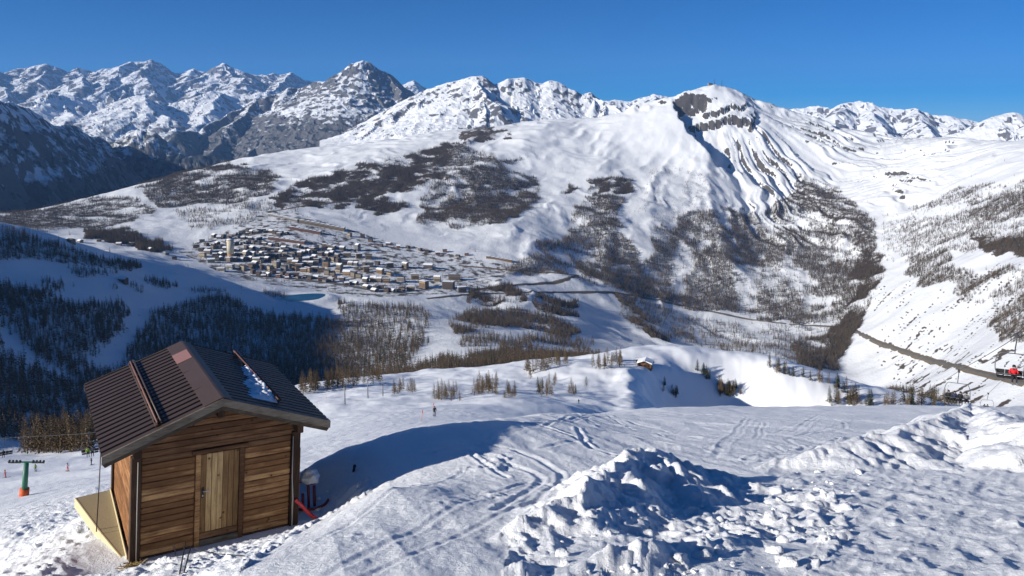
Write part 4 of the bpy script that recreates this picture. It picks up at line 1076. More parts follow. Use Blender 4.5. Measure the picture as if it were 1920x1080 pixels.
# buildings that can be picked out
BIG = [(651, 482, 36, 16, 19, 'cream', 'flat', 'cream block, left of three equal blocks in mid village', 4), (673, 484, 32, 16, 19, 'cream', 'flat', 'cream block, middle of three equal blocks in mid village', 4), (691, 486, 32, 16, 20, 'tan', 'flat', 'tan block, right of three equal blocks in mid village', 4),
 (612, 500, 32, 16, 19, 'ochre', 'flat', 'ochre block with bright front above the promenade', 4), (590, 486, 26, 14, 15, 'cream', 'gable', 'cream gabled house above the ochre block', 2), (637, 503, 34, 15, 15, 'tan', 'gable', 'tan house right of the ochre block', 2), (687, 510, 28, 15, 22, 'ochre', 'flat', 'tall ochre block below the three equal blocks', 4),
 (656, 444, 22, 14, 17, 'cream', 'gable', 'yellowish house at the right end of the long tan terrace', 2), (680, 446, 24, 14, 14, 'brown', 'gable', 'brown chalet beside the yellowish house', 2), (671, 470, 20, 20, 26, 'grey', 'gable', 'grey church-like house with a steep roof', 2),
 (731, 501, 34, 15, 17, 'dark', 'flat', 'dark block with pale columns on the upper right edge of the village', 3), (760, 502, 30, 15, 19, 'tan', 'gable', 'tan block next right of the dark block', 3), (803, 503, 46, 16, 15, 'grey', 'gable', 'long grey block at the upper right end of the village', 3),
 (713, 513, 36, 16, 17, 'ochre', 'gable', 'ochre block left of the white roofed house', 3), (731, 517, 28, 15, 13, 'cream', 'mono', 'cream house under a broad white roof', 2), (778, 524, 36, 16, 22, 'cream', 'flat', 'cream block with vertical white piers', 4), (752, 528, 36, 16, 19, 'white', 'flat', 'white block with dark balconies', 4),
 (724, 530, 32, 15, 14, 'ochre', 'mono', 'ochre house in front of the white block', 2), (795, 540, 40, 20, 27, 'ochre', 'flat', 'big ochre and white block at the right end of the promenade', 5), (841, 541, 52, 22, 27, 'dark', 'flat', 'big dark block right of the ochre one', 5), (852, 525, 56, 16, 20, 'tan', 'flat', 'long tan block behind the big dark block', 4),
 (866, 548, 38, 18, 20, 'grey', 'flat', 'grey block at the far right end of the village', 4), (820, 528, 30, 16, 20, 'cream', 'gable', 'cream house between the two big blocks', 3), (770, 545, 34, 15, 16, 'cream', 'flat', 'cream house at the foot of the white block', 3),
 (702, 547, 26, 16, 8, 'dark', 'gable', 'low dark shed with two white roofs below the village', 0), (415, 508, 34, 18, 12, 'white', 'flat', 'low white building left below the round tower', 3), (432, 503, 32, 18, 14, 'white', 'flat', 'terraced white building at the foot of the round tower', 3), (447, 500, 26, 16, 10, 'grey', 'flat', 'grey annexe right of the round tower', 1),
 (494, 519, 20, 10, 6, 'reddish', 'gable', 'low red roofed hut on the snow below the promenade', 0), (538, 523, 16, 10, 6, 'reddish', 'gable', 'second low red hut on the snow below the promenade', 0), (231, 529, 26, 14, 9, 'brown', 'gable', 'lone chalet on the shaded piste left of the village', 1)]
for px_, py_, w_, d_, h_, c_, rf_, lb_, bl_ in BIG:
    house(px_, py_, w_ * .72, d_ * .85, h_ * .88, c_, rf_, lb_, GV, None, bl_)
# long terraces on the slope above
def terrace(pts, h, dp, col, label, n):
    A, B = ground_pt(*pts[0], 1200, 4200, 300), ground_pt(*pts[1], 1200, 4200, 300)
    t = empty('terrace_building', (A + B) / 2, (0, 0, math.atan2(B.y - A.y, B.x - A.x)), label, 'building', GV)
    L = (B - A).length; dz = (B.z - A.z) / L
    for i in range(n):
        x0 = -L / 2 + L * i / n + .05; x1 = -L / 2 + L * (i + 1) / n - .05; z = dz * (x0 + x1) / 2
        MB().box(x0, x1, -dp / 2, dp / 2, z - 8, z + h).build('wall', FAC[col], t)
        MB().box(x0 - .2, x1 + .2, -dp / 2 - 1, dp / 2 + 1, z + h + .01, z + h + .8).build('roof', M_EAVE, t)
        MB().box(x0, x1, -dp / 2 - .7, dp / 2 + .8, z + h + .82, z + h + 1.5).build('snow_cap', M_ROOFSNOW, t)
        for f in range(1, int(h // 3)):
            MB().box(x0 + .6, x1 - .6, -dp / 2 - 1.3, -dp / 2 - .02, z + f * 3 + .2, z + f * 3 + 1.2).build('balcony', M_BALC, t)
terrace([(505, 405), (560, 417)], 11, 13, 'grey', 'long grey terrace topmost on the slope above the village', 6)
terrace([(563, 418), (646, 434)], 14, 13, 'tan', 'long tan terrace right of the grey one', 9)
terrace([(545, 430), (602, 440)], 12, 13, 'reddish', 'reddish terrace just below the long tan one', 7)
terrace([(504, 449), (572, 458)], 11, 13, 'reddish', 'reddish terrace lowest of the four long ones', 7)
terrace([(606, 462), (629, 468)], 12, 13, 'brown', 'short brown terrace in the upper village', 3)
terrace([(912, 484), (960, 492)], 9, 11, 'ochre', 'ochre terrace alone right of the village', 6)
# ordinary houses, row by row
ROWS = [('front', [(470, 513), (560, 519), (640, 529), (700, 540), (760, 548)], 30, (12, 20), (7, 12), ['brown', 'tan', 'reddish', 'brown', 'grey']),
        ('second', [(452, 502), (560, 507), (640, 515), (715, 531)], 22, (16, 26), (10, 17), ['cream', 'tan', 'grey', 'ochre', 'brown']),
        ('third', [(392, 490), (470, 492), (560, 496), (600, 499)], 20, (15, 24), (9, 15), ['grey', 'tan', 'dark', 'brown', 'cream']),
        ('fourth', [(372, 478), (470, 482), (560, 486), (640, 493), (712, 501)], 28, (15, 24), (9, 15), ['tan', 'grey', 'brown', 'dark', 'cream']),
        ('fifth', [(362, 468), (470, 470), (560, 475), (640, 480)], 26, (13, 22), (8, 13), ['brown', 'dark', 'grey', 'tan']),
        ('sixth', [(372, 457), (470, 459), (560, 466), (645, 470)], 25, (12, 20), (7, 12), ['dark', 'brown', 'tan', 'grey']),
        ('seventh', [(400, 447), (470, 446), (500, 452)], 12, (12, 18), (7, 10), ['brown', 'dark', 'grey']),
        ('eighth', [(440, 436), (500, 434), (540, 440)], 14, (12, 18), (7, 10), ['dark', 'brown', 'grey']),
        ('hillside', [(690, 452), (740, 466), (800, 474), (880, 480)], 11, (12, 18), (6, 9), ['brown', 'reddish', 'tan']),
        ('outlying', [(110, 458), (160, 455), (250, 462), (300, 478), (350, 486)], 8, (12, 18), (6, 8), ['brown', 'grey', 'tan'])]
for rn, pts, n, wr, hr, cols in ROWS:
    r = random.Random(hash_ := sum(map(ord, rn))); P = np.array(pts, float); s = np.concatenate([[0], np.cumsum(np.hypot(*np.diff(P, axis=0).T))])
    for i in range(n):
        u = (i + .5 + r.uniform(-.28, .28)) / n * s[-1]; a = np.interp(u, s, P[:, 0]); b = np.interp(u, s, P[:, 1]) + r.uniform(-4.2, 4.2)
        c = r.choice(cols); rf = r.choice(['gable', 'gable', 'flat', 'mono']); wd = r.uniform(*wr); hh = r.uniform(*hr)
        kind = 'chalet' if hh < 10 else 'block'
        house(a, b, wd, r.uniform(11, 15), hh, c, rf, f'{c} {kind}, {ORD[i]} from the left in the {rn} row of village houses', GV, None, 1 if hh > 9 else 0, 'chalet' if kind == 'chalet' else 'apartment_building')

# round tower
tp0 = ground_pt(433, 487, 1200, 4200, 300)
tw = empty('round_tower', tp0, (0, 0, 0), 'tall round cream tower with orange foot at the left end of the village', 'tower', None)
def mat_tower(n_, c):
    k = NT(n_); s = k.n('ShaderNodeSeparateXYZ'); k.set(s.inputs[0], k.coord()); f = k.math('FRACT', k.math('DIVIDE', s.outputs[2], 3.0)); b = k.math('LESS_THAN', f, .42)
    ang = k.math('FRACT', k.math('MULTIPLY', k.math('ARCTAN2', s.outputs[1], s.outputs[0]), 6.4)); b = k.math('MULTIPLY', b, k.math('GREATER_THAN', ang, .3))
    return k.fin(k.mix(k.math('MULTIPLY', b, .55), c, (.12, .10, .08)), .7, spec=.2)
TWC, TWO = mat_tower('cream_tower_render', (.62, .55, .40)), mat_tower('orange_tower_render', (.42, .235, .11))
MB().tube([(0, 0, -8), (0, 0, 22)], 11.2, 32).build('base', TWO, tw, True)
MB().tube([(0, 0, 22.02), (0, 0, 70)], 11.9, 32).build('shaft', TWC, tw, True)
MB().tube([(0, 0, 70.02), (0, 0, 72)], 12.4, 32).build('parapet', FAC['white'], tw, True)
MB().tube([(0, 0, 72.02), (0, 0, 72.8)], 11.0, 32).build('roof_snow', M_ROOFSNOW, tw, True)
MB().box(-11.7, -10.0, -6.2, -3.8, 22, 64).build('stair_strip', FAC['grey'], tw)
# lake
k = NT('lake_water'); M_LAKE = k.fin(k.mix(k.noise(k.geo(), .02, 3), (.006, .045, .07), (.012, .07, .095)), .15, spec=.5)
V = []
for i in range(40):
    a = 2 * math.pi * i / 40; q = LAKE_C[:2] + LAKE_AX * math.cos(a) * (1 + .1 * math.sin(3 * a)) + LAKE_AY * math.sin(a) * (1 + .12 * math.cos(2 * a)); V.append((q[0], q[1], LAKE_C[2] + .4))
lko = MB().add(V, [tuple(range(40))]).build('lake', M_LAKE); tag(lko, kind='structure')
# roads
k = NT('wet_asphalt'); M_ROAD = k.fin(k.mix(k.noise(k.geo(), .05, 4), (.085, .08, .072), (.16, .145, .125)), .7, spec=.2)
k = NT('road_bank_grass'); M_BANK = k.fin(k.mix(k.noise(k.geo(), .08, 5), (.10, .075, .045), (.22, .17, .11)), .9, spec=.1)
def road(pts, w, mat, lift=1.2, name='road', dr=(900, 4500), off=0.0):
    W = []
    for (a0, b0), (a1, b1) in zip(pts[:-1], pts[1:]):
        m = max(2, int(abs(a1 - a0) / 6))
        for i in range(m): W.append(ground_pt(a0 + (a1 - a0) * i / m, b0 + (b1 - b0) * i / m, *dr, 260))
    W = np.array([tuple(p) for p in W])
    for _ in range(3): W[1:-1] = (W[:-2] + 2 * W[1:-1] + W[2:]) / 4
    T = np.gradient(W, axis=0); T[:, 2] = 0; T /= np.linalg.norm(T, axis=1, keepdims=True) + 1e-9; S = np.stack([-T[:, 1], T[:, 0], 0 * T[:, 0]], 1)
    cols = []
    for k_ in np.linspace(-.5, .5, 5):
        q = W + S * (k_ * w + off); q[:, 2] = h_full(q[:, 0], q[:, 1]) + lift * (1.0 if abs(k_) < .4 else .15); cols.append(q)
    V = np.stack(cols, 1); me = np_mesh(name, V.reshape(-1, 3), grid_quads(len(W), 5)); me.materials.append(mat)
    o = bpy.data.objects.new(name, me); link(o); tag(o, kind='structure'); return o
RD1 = [(880, 545), (960, 535), (1040, 530), (1090, 517)]
RD2 = [(800, 560), (880, 552), (1000, 548), (1150, 548), (1200, 556), (1300, 577), (1400, 598), (1480, 608), (1590, 614), (1640, 640), (1720, 668), (1800, 690), (1930, 722)]
RD3 = [(1590, 614), (1610, 628), (1625, 650)]
RD4 = [(860, 498), (940, 505), (1040, 512), (1090, 517)]
RD5 = [(500, 398), (560, 388), (640, 378), (700, 370)]
road(RD2[:8], 16, M_BANK, .8, 'road_verge'); road(RD2[:8], 9, M_ROAD, 1.8); road(RD1, 22, M_BANK, .8, 'road_verge'); road(RD1, 9, M_ROAD, 1.8); road(RD4, 14, M_BANK, .9, 'road_verge')
road(RD2[7:], 15, M_BANK, .8, 'road_verge'); road(RD2[7:], 9, M_ROAD, 1.8)
road([(470, 517), (560, 523), (640, 533), (700, 545), (790, 552)], 22, M_ROAD, 1.0, 'road'); road(RD5, 16, M_BANK, 1.2, 'road_verge')
# ================================================================ THE HUT
def mat_wood(name, dark, light, grain=(1.2, 14, 14), rand=.26, knots=True, rough=.8):
    k = NT(name); oi = k.n('ShaderNodeObjectInfo'); co = k.coord()
    off = k.n('ShaderNodeVectorMath', operation='ADD'); k.set(off.inputs[0], co)
    cb = k.n('ShaderNodeCombineXYZ'); r7 = k.math('MULTIPLY', oi.outputs['Random'], 37.0)
    for i in range(3): k.set(cb.inputs[i], r7)
    k.set(off.inputs[1], cb.outputs[0]); v = off.outputs[0]
    g = k.noise(k.mapping(v, grain), 2.2, 8, .62, .4); b = k.noise(v, 1.6, 5, .6); s = k.noise(k.mapping(v, grain), 7.0, 6, .7)
    f = k.math('ADD', k.math('MULTIPLY', g, .75), k.math('MULTIPLY', k.math('SUBTRACT', oi.outputs['Random'], .5), rand))
    f = k.math('ADD', f, k.math('MULTIPLY', k.math('SUBTRACT', b, .5), .55))
    c = k.ramp(f, [(.12, tuple(x * .55 for x in dark)), (.36, dark), (.62, light), (.9, tuple(min(1, x * 1.35) for x in light))])
    if knots:
        kn = k.vor(k.mapping(v, (1, 1, 1)), 4.2); c = k.mix(k.ramp(kn, [(.055, 1.0), (.12, 0.0)]), c, tuple(x * .28 for x in dark))
    c = k.mix(k.ramp(s, [(.56, 0.0), (.72, .65)]), c, tuple(x * .4 for x in dark))
    nm = k.bump(k.math('ADD', g, s), .6, .006)
    return k.fin(c, rough, nm, spec=.2)
W_WALL = mat_wood('weathered_plank', (.24, .116, .050), (.60, .35, .155))
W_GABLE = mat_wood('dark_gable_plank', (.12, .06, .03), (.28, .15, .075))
W_SIDE = mat_wood('sunlit_side_plank', (.19, .085, .032), (.40, .20, .085), (14, 1.2, 14))
W_DARK = mat_wood('stained_post', (.045, .026, .016), (.105, .062, .038), (14, 14, 1.2), .4, False)
W_DOOR = mat_wood('door_plank', (.32, .185, .080), (.66, .45, .215), (14, 14, 1.1), .45)
W_GREY = mat_wood('grey_weathered_board', (.085, .068, .052), (.22, .185, .145), (2, 14, 14), .4, False)
def mat_metal():
    k = NT('brown_roof_sheet'); co = k.coord(); n = k.noise(co, 1.3, 6, .65); d = k.noise(co, 26, 4, .6); st = k.noise(k.mapping(co, (1.0, 9, 1)), 2.0, 5, .6)
    c = k.mix(n, (.040, .025, .018), (.064, .041, .030)); c = k.mix(k.ramp(d, [(.55, 0.0), (.8, .35)]), c, (.11, .085, .072)); c = k.mix(k.ramp(st, [(.55, 0.0), (.78, .4)]), c, (.095, .072, .060))
    return k.fin(c, k.ramp(d, [(.3, .42), (.8, .62)]), k.bump(n, .2, .004), spec=.4)
M_METAL = mat_metal()
M_CAPM = plain('ridge_flashing', (.066, .042, .032), .5, .22, 3.0)
M_PINK = plain('faded_pink_flashing', (.25, .125, .115), .6, .15, 6.0)
M_RUST = plain('rusty_guard_bar', (.17, .075, .05), .6, .3, 9.0)
M_RED = plain('red_hose_rubber', (.52, .030, .028), .45, .12, 6.0)
M_WINE = plain('wine_red_pipe', (.17, .018, .030), .5, .2, 9.0)
M_STEEL = plain('bright_steel', (.55, .55, .56), .3, .1, 9.0, 1.0)
M_CABLE = plain('pale_conduit', (.42, .39, .34), .6, .15, 9.0)
M_BLACK = plain('black_rubber', (.015, .015, .016), .6, .2, 9.0)
M_CHIP = plain('chipboard', (.33, .265, .15), .85, .35, 30.0, bump=.01)
M_CHIPE = plain('pale_board_edge', (.55, .46, .27), .85, .15, 30.0)

HUT = empty('wooden_hut', HUT_POS, (0, HUT_LEAN, HUT_YAW), 'small brown wooden hut with ribbed metal roof in the left foreground', 'hut')
XA, HRZ, SL_, SR_ = HW / 2 - .051, 2.776, .381, .363
OL, OR_, OF_, OB_ = .508, .502, .317, .517
def roof_z(x): return HRZ - (SL_ * (XA - x) if x < XA else SR_ * (x - XA))
def clip_plank(x0, x1, z0, z1, y0, y1):
    """board whose upper corners are cut along the roof slope"""
    g = .20
    pts = [(x0, z0), (x1, z0)]
    xr = min(x1, XA + (HRZ - g - z0) / SR_); xl = max(x0, XA - (HRZ - g - z0) / SL_)
    if xr - xl < .05: return None
    xr1 = min(x1, XA + (HRZ - g - z1) / SR_); xl1 = max(x0, XA - (HRZ - g - z1) / SL_)
    top = [(xr, z0), (xr1, z1), (xl1, z1), (xl, z0)] if xr1 > xl1 + .02 else [(xr, z0), (XA, min(z1, HRZ - g)), (xl, z0)]
    m = MB(); m.poly_prism([(x, y0, z) for x, z in top], (0, y1 - y0, 0)); return m
FT = .055
DX0, DX1 = .945, 1.755
fw = MB().box(.10, HW - .10, .064, .10, -.25, 1.80).build('front_wall', W_DARK, HUT)
ph = .106; rr = random.Random(5)
for i in range(25):
    z0 = .0 + i * ph; z1 = z0 + ph - .006
    if i == 0: z0 = -.25
    segs = [(.105, DX0 - .004), (DX1 + .004, HW - .105)] if z0 < 1.72 else [(-.03, HW + .03)]
    for x0, x1 in segs:
        pr = rr.uniform(-.004, .006)
        if z1 > 1.75: m = clip_plank(x0, x1, z0, z1, .008 - pr, .062)
        else: m = MB().box(x0, x1, .008 - pr, .062, z0, z1)
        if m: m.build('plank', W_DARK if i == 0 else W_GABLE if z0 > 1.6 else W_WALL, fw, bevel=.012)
# rear and side walls
for nm, xx0, xx1 in (('left_wall', .0, .05), ('right_wall', HW - .05, HW)):
    sw = MB().box(xx0 + .012, xx1 - .012, .12, HL - .12, -1.1, 1.74).build(nm, W_DARK, HUT)
    for i in range(-9, 17):
        a, b = (xx0 - .012 + rr.uniform(-.003, .003), xx0 + .011) if nm == 'left_wall' else (xx1 - .011, xx1 + .012)
        MB().box(a, b, .125, HL - .125, i * ph, i * ph + ph - .006).build('plank', W_SIDE, sw, bevel=.009)
bw = MB().box(.10, HW - .10, HL - .09, HL - .05, -1.3, 1.80).build('rear_wall', W_DARK, HUT)
for i in range(-10, 25):
    m = clip_plank(-.03, HW + .03, i * ph, i * ph + ph - .006, HL - .048, HL) if i > 16 else MB().box(.105, HW - .105, HL - .048, HL, i * ph, i * ph + ph - .006)
    if m: m.build('plank', W_WALL, bw, bevel=.009)
for x0, x1, y0, y1, zt in ((-.055, .10, -.045, .12, 1.84), (HW - .10, HW + .055, -.045, .12, 1.86), (-.055, .10, HL - .12, HL + .045, 1.84), (HW - .10, HW + .055, HL - .12, HL + .045, 1.86)):
    MB().box(x0, x1, y0, y1, -1.2 if y0 > 1 else -.35, zt).build('corner_post', W_DARK, HUT, bevel=.008)
# bright corner board beside the right post, pale conduits on both posts
MB().box(HW + .057, HW + .085, .02, .12, -.2, 1.5).build('corner_board', W_WALL, HUT)
MB().tube([(.045, -.058, -.1), (.043, -.06, .9), (.046, -.057, 1.78)], .008, 6).build('conduit', M_CABLE, HUT, True)
MB().tube([(HW - .085, -.057, 1.78), (HW - .083, -.058, 1.05), (HW - .06, -.062, .62), (HW - .055, -.06, -.1)], [.009, .009, .015, .012], 6).build('conduit', M_CABLE, HUT, True)
# door
door = MB().box(DX0 + .085, DX1 - .085, .03, .06, .30, 1.70).build('door', W_DARK, HUT)
nd = 7; w = (DX1 - DX0 - .17) / nd
for i in range(nd):
    x0 = DX0 + .085 + i * w
    MB().box(x0 + .002, x0 + w - .003, .006 + rr.uniform(-.003, .003), .029, .305, 1.695).build('plank', W_DOOR, door, bevel=.006)
MB().box(DX0 + .085, DX1 - .085, .0, .029, .19, .30).build('kick_board', W_GABLE, door, bevel=.006)
hx = DX0 + .125
hd = MB().box(hx - .018, hx + .018, -.004, .004, .93, 1.12).build('handle', M_BLACK, door)
MB().tube([(hx, -.006, 1.06), (hx, -.045, 1.06), (hx + .11, -.047, 1.055)], .010, 6).build('lever', M_STEEL, hd, True)
MB().box(hx - .008, hx + .008, -.010, -.0045, .955, .985).build('keyhole', M_STEEL, hd)
fr = MB().box(DX0, DX0 + .083, -.02, .061, -.2, 1.72).build('door_frame', W_WALL, HUT, bevel=.006)
MB().box(DX1 - .083, DX1, -.02, .061, -.2, 1.72).build('jamb', W_GABLE, fr, bevel=.006)
MB().box(DX0 - .06, DX1 + .06, -.03, .061, 1.722, 1.79).build('lintel', W_GABLE, fr, bevel=.006)
MB().box(DX0 + .085, DX1 - .085, -.028, .055, .07, .185).build('sill', W_GREY, fr, bevel=.006)
MB().box(DX0 + .085, DX1 - .085, -.012, .055, -.2, .066).build('threshold', W_DARK, fr)
# roof: ribbed sheets, boards under them, verge boards, beams
Y0, Y1 = -OF_, HL + OB_
def sheet(side):
    xe, sl = (-OL, SL_) if side < 0 else (HW + OR_, SR_)
    n = 20; pitch = (Y1 - Y0) / n; V = []; F_ = []
    prof = []
    for i in range(n):
        y = Y0 + i * pitch; prof += [(y, 0.0), (y + pitch * .62, 0.0), (y + pitch * .66, -.050), (y + pitch * .95, -.050)]
    prof += [(Y1, 0.0)]
    xs = np.linspace(XA, xe + (.0 if side < 0 else 0), 7)
    for j, x in enumerate(xs):
        for y, dz in prof: V.append((x, y, roof_z(x) + dz - .012))
    m = len(prof)
    for j in range(6):
        for i in range(m - 1): F_.append((j * m + i, j * m + i + 1, (j + 1) * m + i + 1, (j + 1) * m + i))
    n0 = len(V)
    V2 = [(x, y, z - .006) for x, y, z in V]; V += V2; F_ += [tuple(n0 + q for q in f[::-1]) for f in F_[:]]
    for i in range(m - 1): a = 6 * m + i; F_.append((a, a + 1, n0 + a + 1, n0 + a))
    mb = MB(); mb.add(V, F_); o = mb.build('roof_sheet', M_METAL, HUT)
    # boarding under the sheet, one board after the other
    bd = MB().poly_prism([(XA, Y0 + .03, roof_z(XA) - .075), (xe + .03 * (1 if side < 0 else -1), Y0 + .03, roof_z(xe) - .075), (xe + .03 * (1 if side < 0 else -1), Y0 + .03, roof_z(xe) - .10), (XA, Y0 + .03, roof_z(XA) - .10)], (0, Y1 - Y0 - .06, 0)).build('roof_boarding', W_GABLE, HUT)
    # verge: two weathered boards lapped over each other, front and rear
    for yv, dy in ((Y0, -1), (Y1, 1)):
        for (t0, t1, th, off) in ((-.04, -.145, .032, .0), (-.135, -.225, .028, .030)):
            yy = yv + dy * .004 if off == 0 else yv - dy * (.032 - .004)
            P_ = [(XA, yy, roof_z(XA) + t0 + (.03 if off == 0 else 0)), (xe, yy, roof_z(xe) + t0 + (.03 if off == 0 else 0)), (xe + (.05 if side < 0 else -.05) * (off > 0), yy, roof_z(xe + (.05 if side < 0 else -.05) * (off > 0)) + t1), (XA, yy, roof_z(XA) + t1)]
            MB().poly_prism(P_, (0, dy * th, 0)).build('verge_board', W_GREY, HUT, bevel=.004)
    # snow guard: double bar on brackets
    fx = .52 if side < 0 else .56
    xg = XA + (xe - XA) * fx
    yg0, yg1 = (Y0 + .12, Y1 - .02) if side < 0 else (Y0 + .42, Y1 + .02)
    g = empty_part('snow_guard', HUT)
    for q in (0, 1):
        xq = xg + q * .055 * side
        MB().tube([(xq, yg0, roof_z(xq) + .062), (xq, yg1, roof_z(xq) + .062)], .017, 8).build('bar', M_RUST if side > 0 or q else M_METAL, g, True)
    for i in range(5):
        y = yg0 + .15 + (yg1 - yg0 - .3) * i / 4; xm = xg + .03 * side
        MB().bar((xm - .05, y, roof_z(xm - .05) + .03), (xm + .05, y, roof_z(xm + .05) + .03), .03, .066).build('bracket', M_METAL, g)
    if side < 0:   # channel beside the bars
        MB().poly_prism([(xg - .05, Y0 + .1, roof_z(xg - .05) + .004), (xg - .085, Y0 + .1, roof_z(xg - .085) + .004), (xg - .085, Y0 + .1, roof_z(xg - .085) + .03), (xg - .05, Y0 + .1, roof_z(xg - .05) + .03)], (0, Y1 - Y0 - .1, 0)).build('channel', M_CAPM, g)
    return o
def empty_part(name, parent):
    o = bpy.data.objects.new(name, None); o.empty_display_size = .1; return link(o, parent)
sheet(-1); sheet(1)
def cap_piece(y0, y1, wl, wr, mat, name, lift, parent=HUT):
    t = .006; pr = [(XA - wl, roof_z(XA - wl) + .004 + lift), (XA - .02, roof_z(XA - .02) + .012 + lift), (XA + .02, roof_z(XA + .02) + .012 + lift), (XA + wr, roof_z(XA + wr) + .004 + lift)]
    pts = [(x, y0, z) for x, z in pr] + [(x, y0, z - t) for x, z in pr[::-1]]
    return MB().poly_prism(pts, (0, y1 - y0, 0)).build(name, mat, parent)
cap = cap_piece(Y0 - .02, Y1 + .03, .30, .16, M_CAPM, 'ridge_cap', .0)
pk = MB().poly_prism([(XA - .305, 2.25, roof_z(XA - .305) + .012), (XA - .035, 2.25, roof_z(XA - .035) + .020), (XA - .035, 2.25, roof_z(XA - .035) + .015), (XA - .305, 2.25, roof_z(XA - .305) + .007)], (0, .62, 0)).build('patch', M_PINK, cap)
for y_ in (.55, 1.62): MB().poly_prism([(XA - .305, y_, roof_z(XA - .305) + .012), (XA + .03, y_, roof_z(XA) + .014), (XA + .03, y_, roof_z(XA) + .008), (XA - .305, y_, roof_z(XA - .305) + .006)], (0, .012, 0)).build('seam', M_METAL, cap)
for x_, z_ in ((XA, HRZ - .24), (.02, roof_z(.02) - .24), (HW - .02, roof_z(HW - .02) - .24)):
    MB().box(x_ - .055, x_ + .055, Y0 + .06, Y1 - .06, z_ - .14, z_ + .06).build('purlin', W_DARK, HUT, bevel=.008)
# snow lying against the right-hand guard
xe_ = HW + OR_; xg_ = XA + (xe_ - XA) * .56
Vs = []; Fs = []; n1, n2 = 46, 14
for i in range(n1):
    for j in range(n2):
        y = .12 + 2.35 * i / (n1 - 1); wd = (.10 + .26 * (0.5 + .5 * math.sin(y * 1.9 + .9)) + .10 * abs(math.sin(y * 16.8)) + .05 * math.sin(y * 7.0)) * (1 - .35 * (y > 1.9)); x = xg_ - .01 - wd * j / (n2 - 1)
        e = min(i, n1 - 1 - i) / 3.0; h = .13 * min(1, e) * (1 - (j / (n2 - 1)) ** 1.5) * (.6 + .5 * float(fbm(np.array(x * 9.), np.array(y * 9.), 2, 9))) - .012
        Vs.append((x, y, roof_z(x) + h))
for i in range(n1 - 1):
    for j in range(n2 - 1): Fs.append((i * n2 + j, i * n2 + j + 1, (i + 1) * n2 + j + 1, (i + 1) * n2 + j))
rs_o = MB().add(Vs, Fs).build('roof_snow', M_ROOFSNOW, None, True); rs_o.location = HUT_POS; rs_o.rotation_euler = HUT.rotation_euler
tag(rs_o, 'patch of snow lying against the guard bar on the right side of the hut roof', 'snow')

def hut_w(x, y, z): return Vector(HUT_POS) + Matrix.Rotation(HUT_YAW, 3, 'Z') @ Matrix.Rotation(HUT_LEAN, 3, 'Y') @ Vector((x, y, z))
# chipboard panels lying beside the left wall
pr0 = empty('chipboard_platform', hut_w(0, 0, 0), (0, HUT_LEAN, HUT_YAW), 'yellow chipboard panels lying on the snow along the left wall of the hut', 'board')
for nm, poly, mt in (('rear_panel', [(-.075, 1.28), (-.075, HL + .02), (-.66, HL - .06), (-.34, 1.28)], M_CHIP), ('front_panel', [(-.075, .18), (-.075, 1.272), (-.338, 1.272), (-.12, .28)], M_CHIP)):
    o = MB().poly_prism([(x, y, -.02) for x, y in poly], (0, 0, .05)).build(nm, mt, pr0)
    MB().poly_prism([(poly[2][0] - .022, poly[2][1], -.16), (poly[3][0] - .022, poly[3][1], -.16), (poly[3][0] - .002, poly[3][1], -.16), (poly[2][0] - .002, poly[2][1], -.16)], (0, 0, .196)).build('edge_strip', M_CHIPE, o)
MB().poly_prism([(-.074, .15, .0), (-.074, HL, .0), (-.064, HL, .0), (-.064, .15, .0)], (0, 0, .10)).build('edge_strip', M_CHIPE, pr0)
# dry straw and foam at the foot of the left post
st = MB(); r_ = random.Random(3)
for i in range(130):
    a = r_.uniform(0, 6.28); q = r_.uniform(0, .16); b = Vector((-.02 + math.cos(a) * q * 1.3, -.08 + math.sin(a) * q, .03 + r_.uniform(0, .05))); e = b + Vector((r_.uniform(-.1, .1), r_.uniform(-.1, .08), r_.uniform(-.03, .06)))
    st.bar(b, e, .010, .006)
so = st.build('straw_clump', plain('dry_straw', (.36, .24, .085), .9, .3, 20)); so.location = hut_w(0, -.05, .02); so.rotation_euler = (0, 0, HUT_YAW)
tag(so, 'clump of yellow straw at the foot of the left hut post', 'straw')
# guy rod from the left eave
gr_ = MB().tube([hut_w(-.34, 1.75, 1.55), hut_w(-.38, 1.6, .7), hut_w(-.42, 1.45, .0)], .009, 6).build('guy_rope', M_BLACK, None, True); tag(gr_, 'thin black rope hanging from the left eave of the hut to the boards', 'rope')
# red hose out of the right corner
hp = [hut_w(HW - .02, -.07, .58), hut_w(HW + .10, -.10, .45), hut_w(HW + .25, -.10, .26), hut_w(HW + .42, -.07, .10), hut_w(HW + .58, -.03, .00), hut_w(HW + .72, .02, -.06)]
def smooth_path(P, k=6):
    out = []
    for i in range(len(P) - 1):
        p0, p1, p2, p3 = P[max(i - 1, 0)], P[i], P[i + 1], P[min(i + 2, len(P) - 1)]
        for j in range(k):
            t = j / k; out.append(.5 * ((2 * p1) + (p2 - p0) * t + (2 * p0 - 5 * p1 + 4 * p2 - p3) * t * t + (3 * p1 - p0 - 3 * p2 + p3) * t ** 3))
    return out + [P[-1]]
hp[-1].z = ground_z(hp[-1].x, hp[-1].y) + .01
ho_ = MB().tube(smooth_path(hp), .034, 10).build('red_hose', M_RED, None, True); tag(ho_, 'bright red hose running from the right hut corner down into the snow', 'hose')
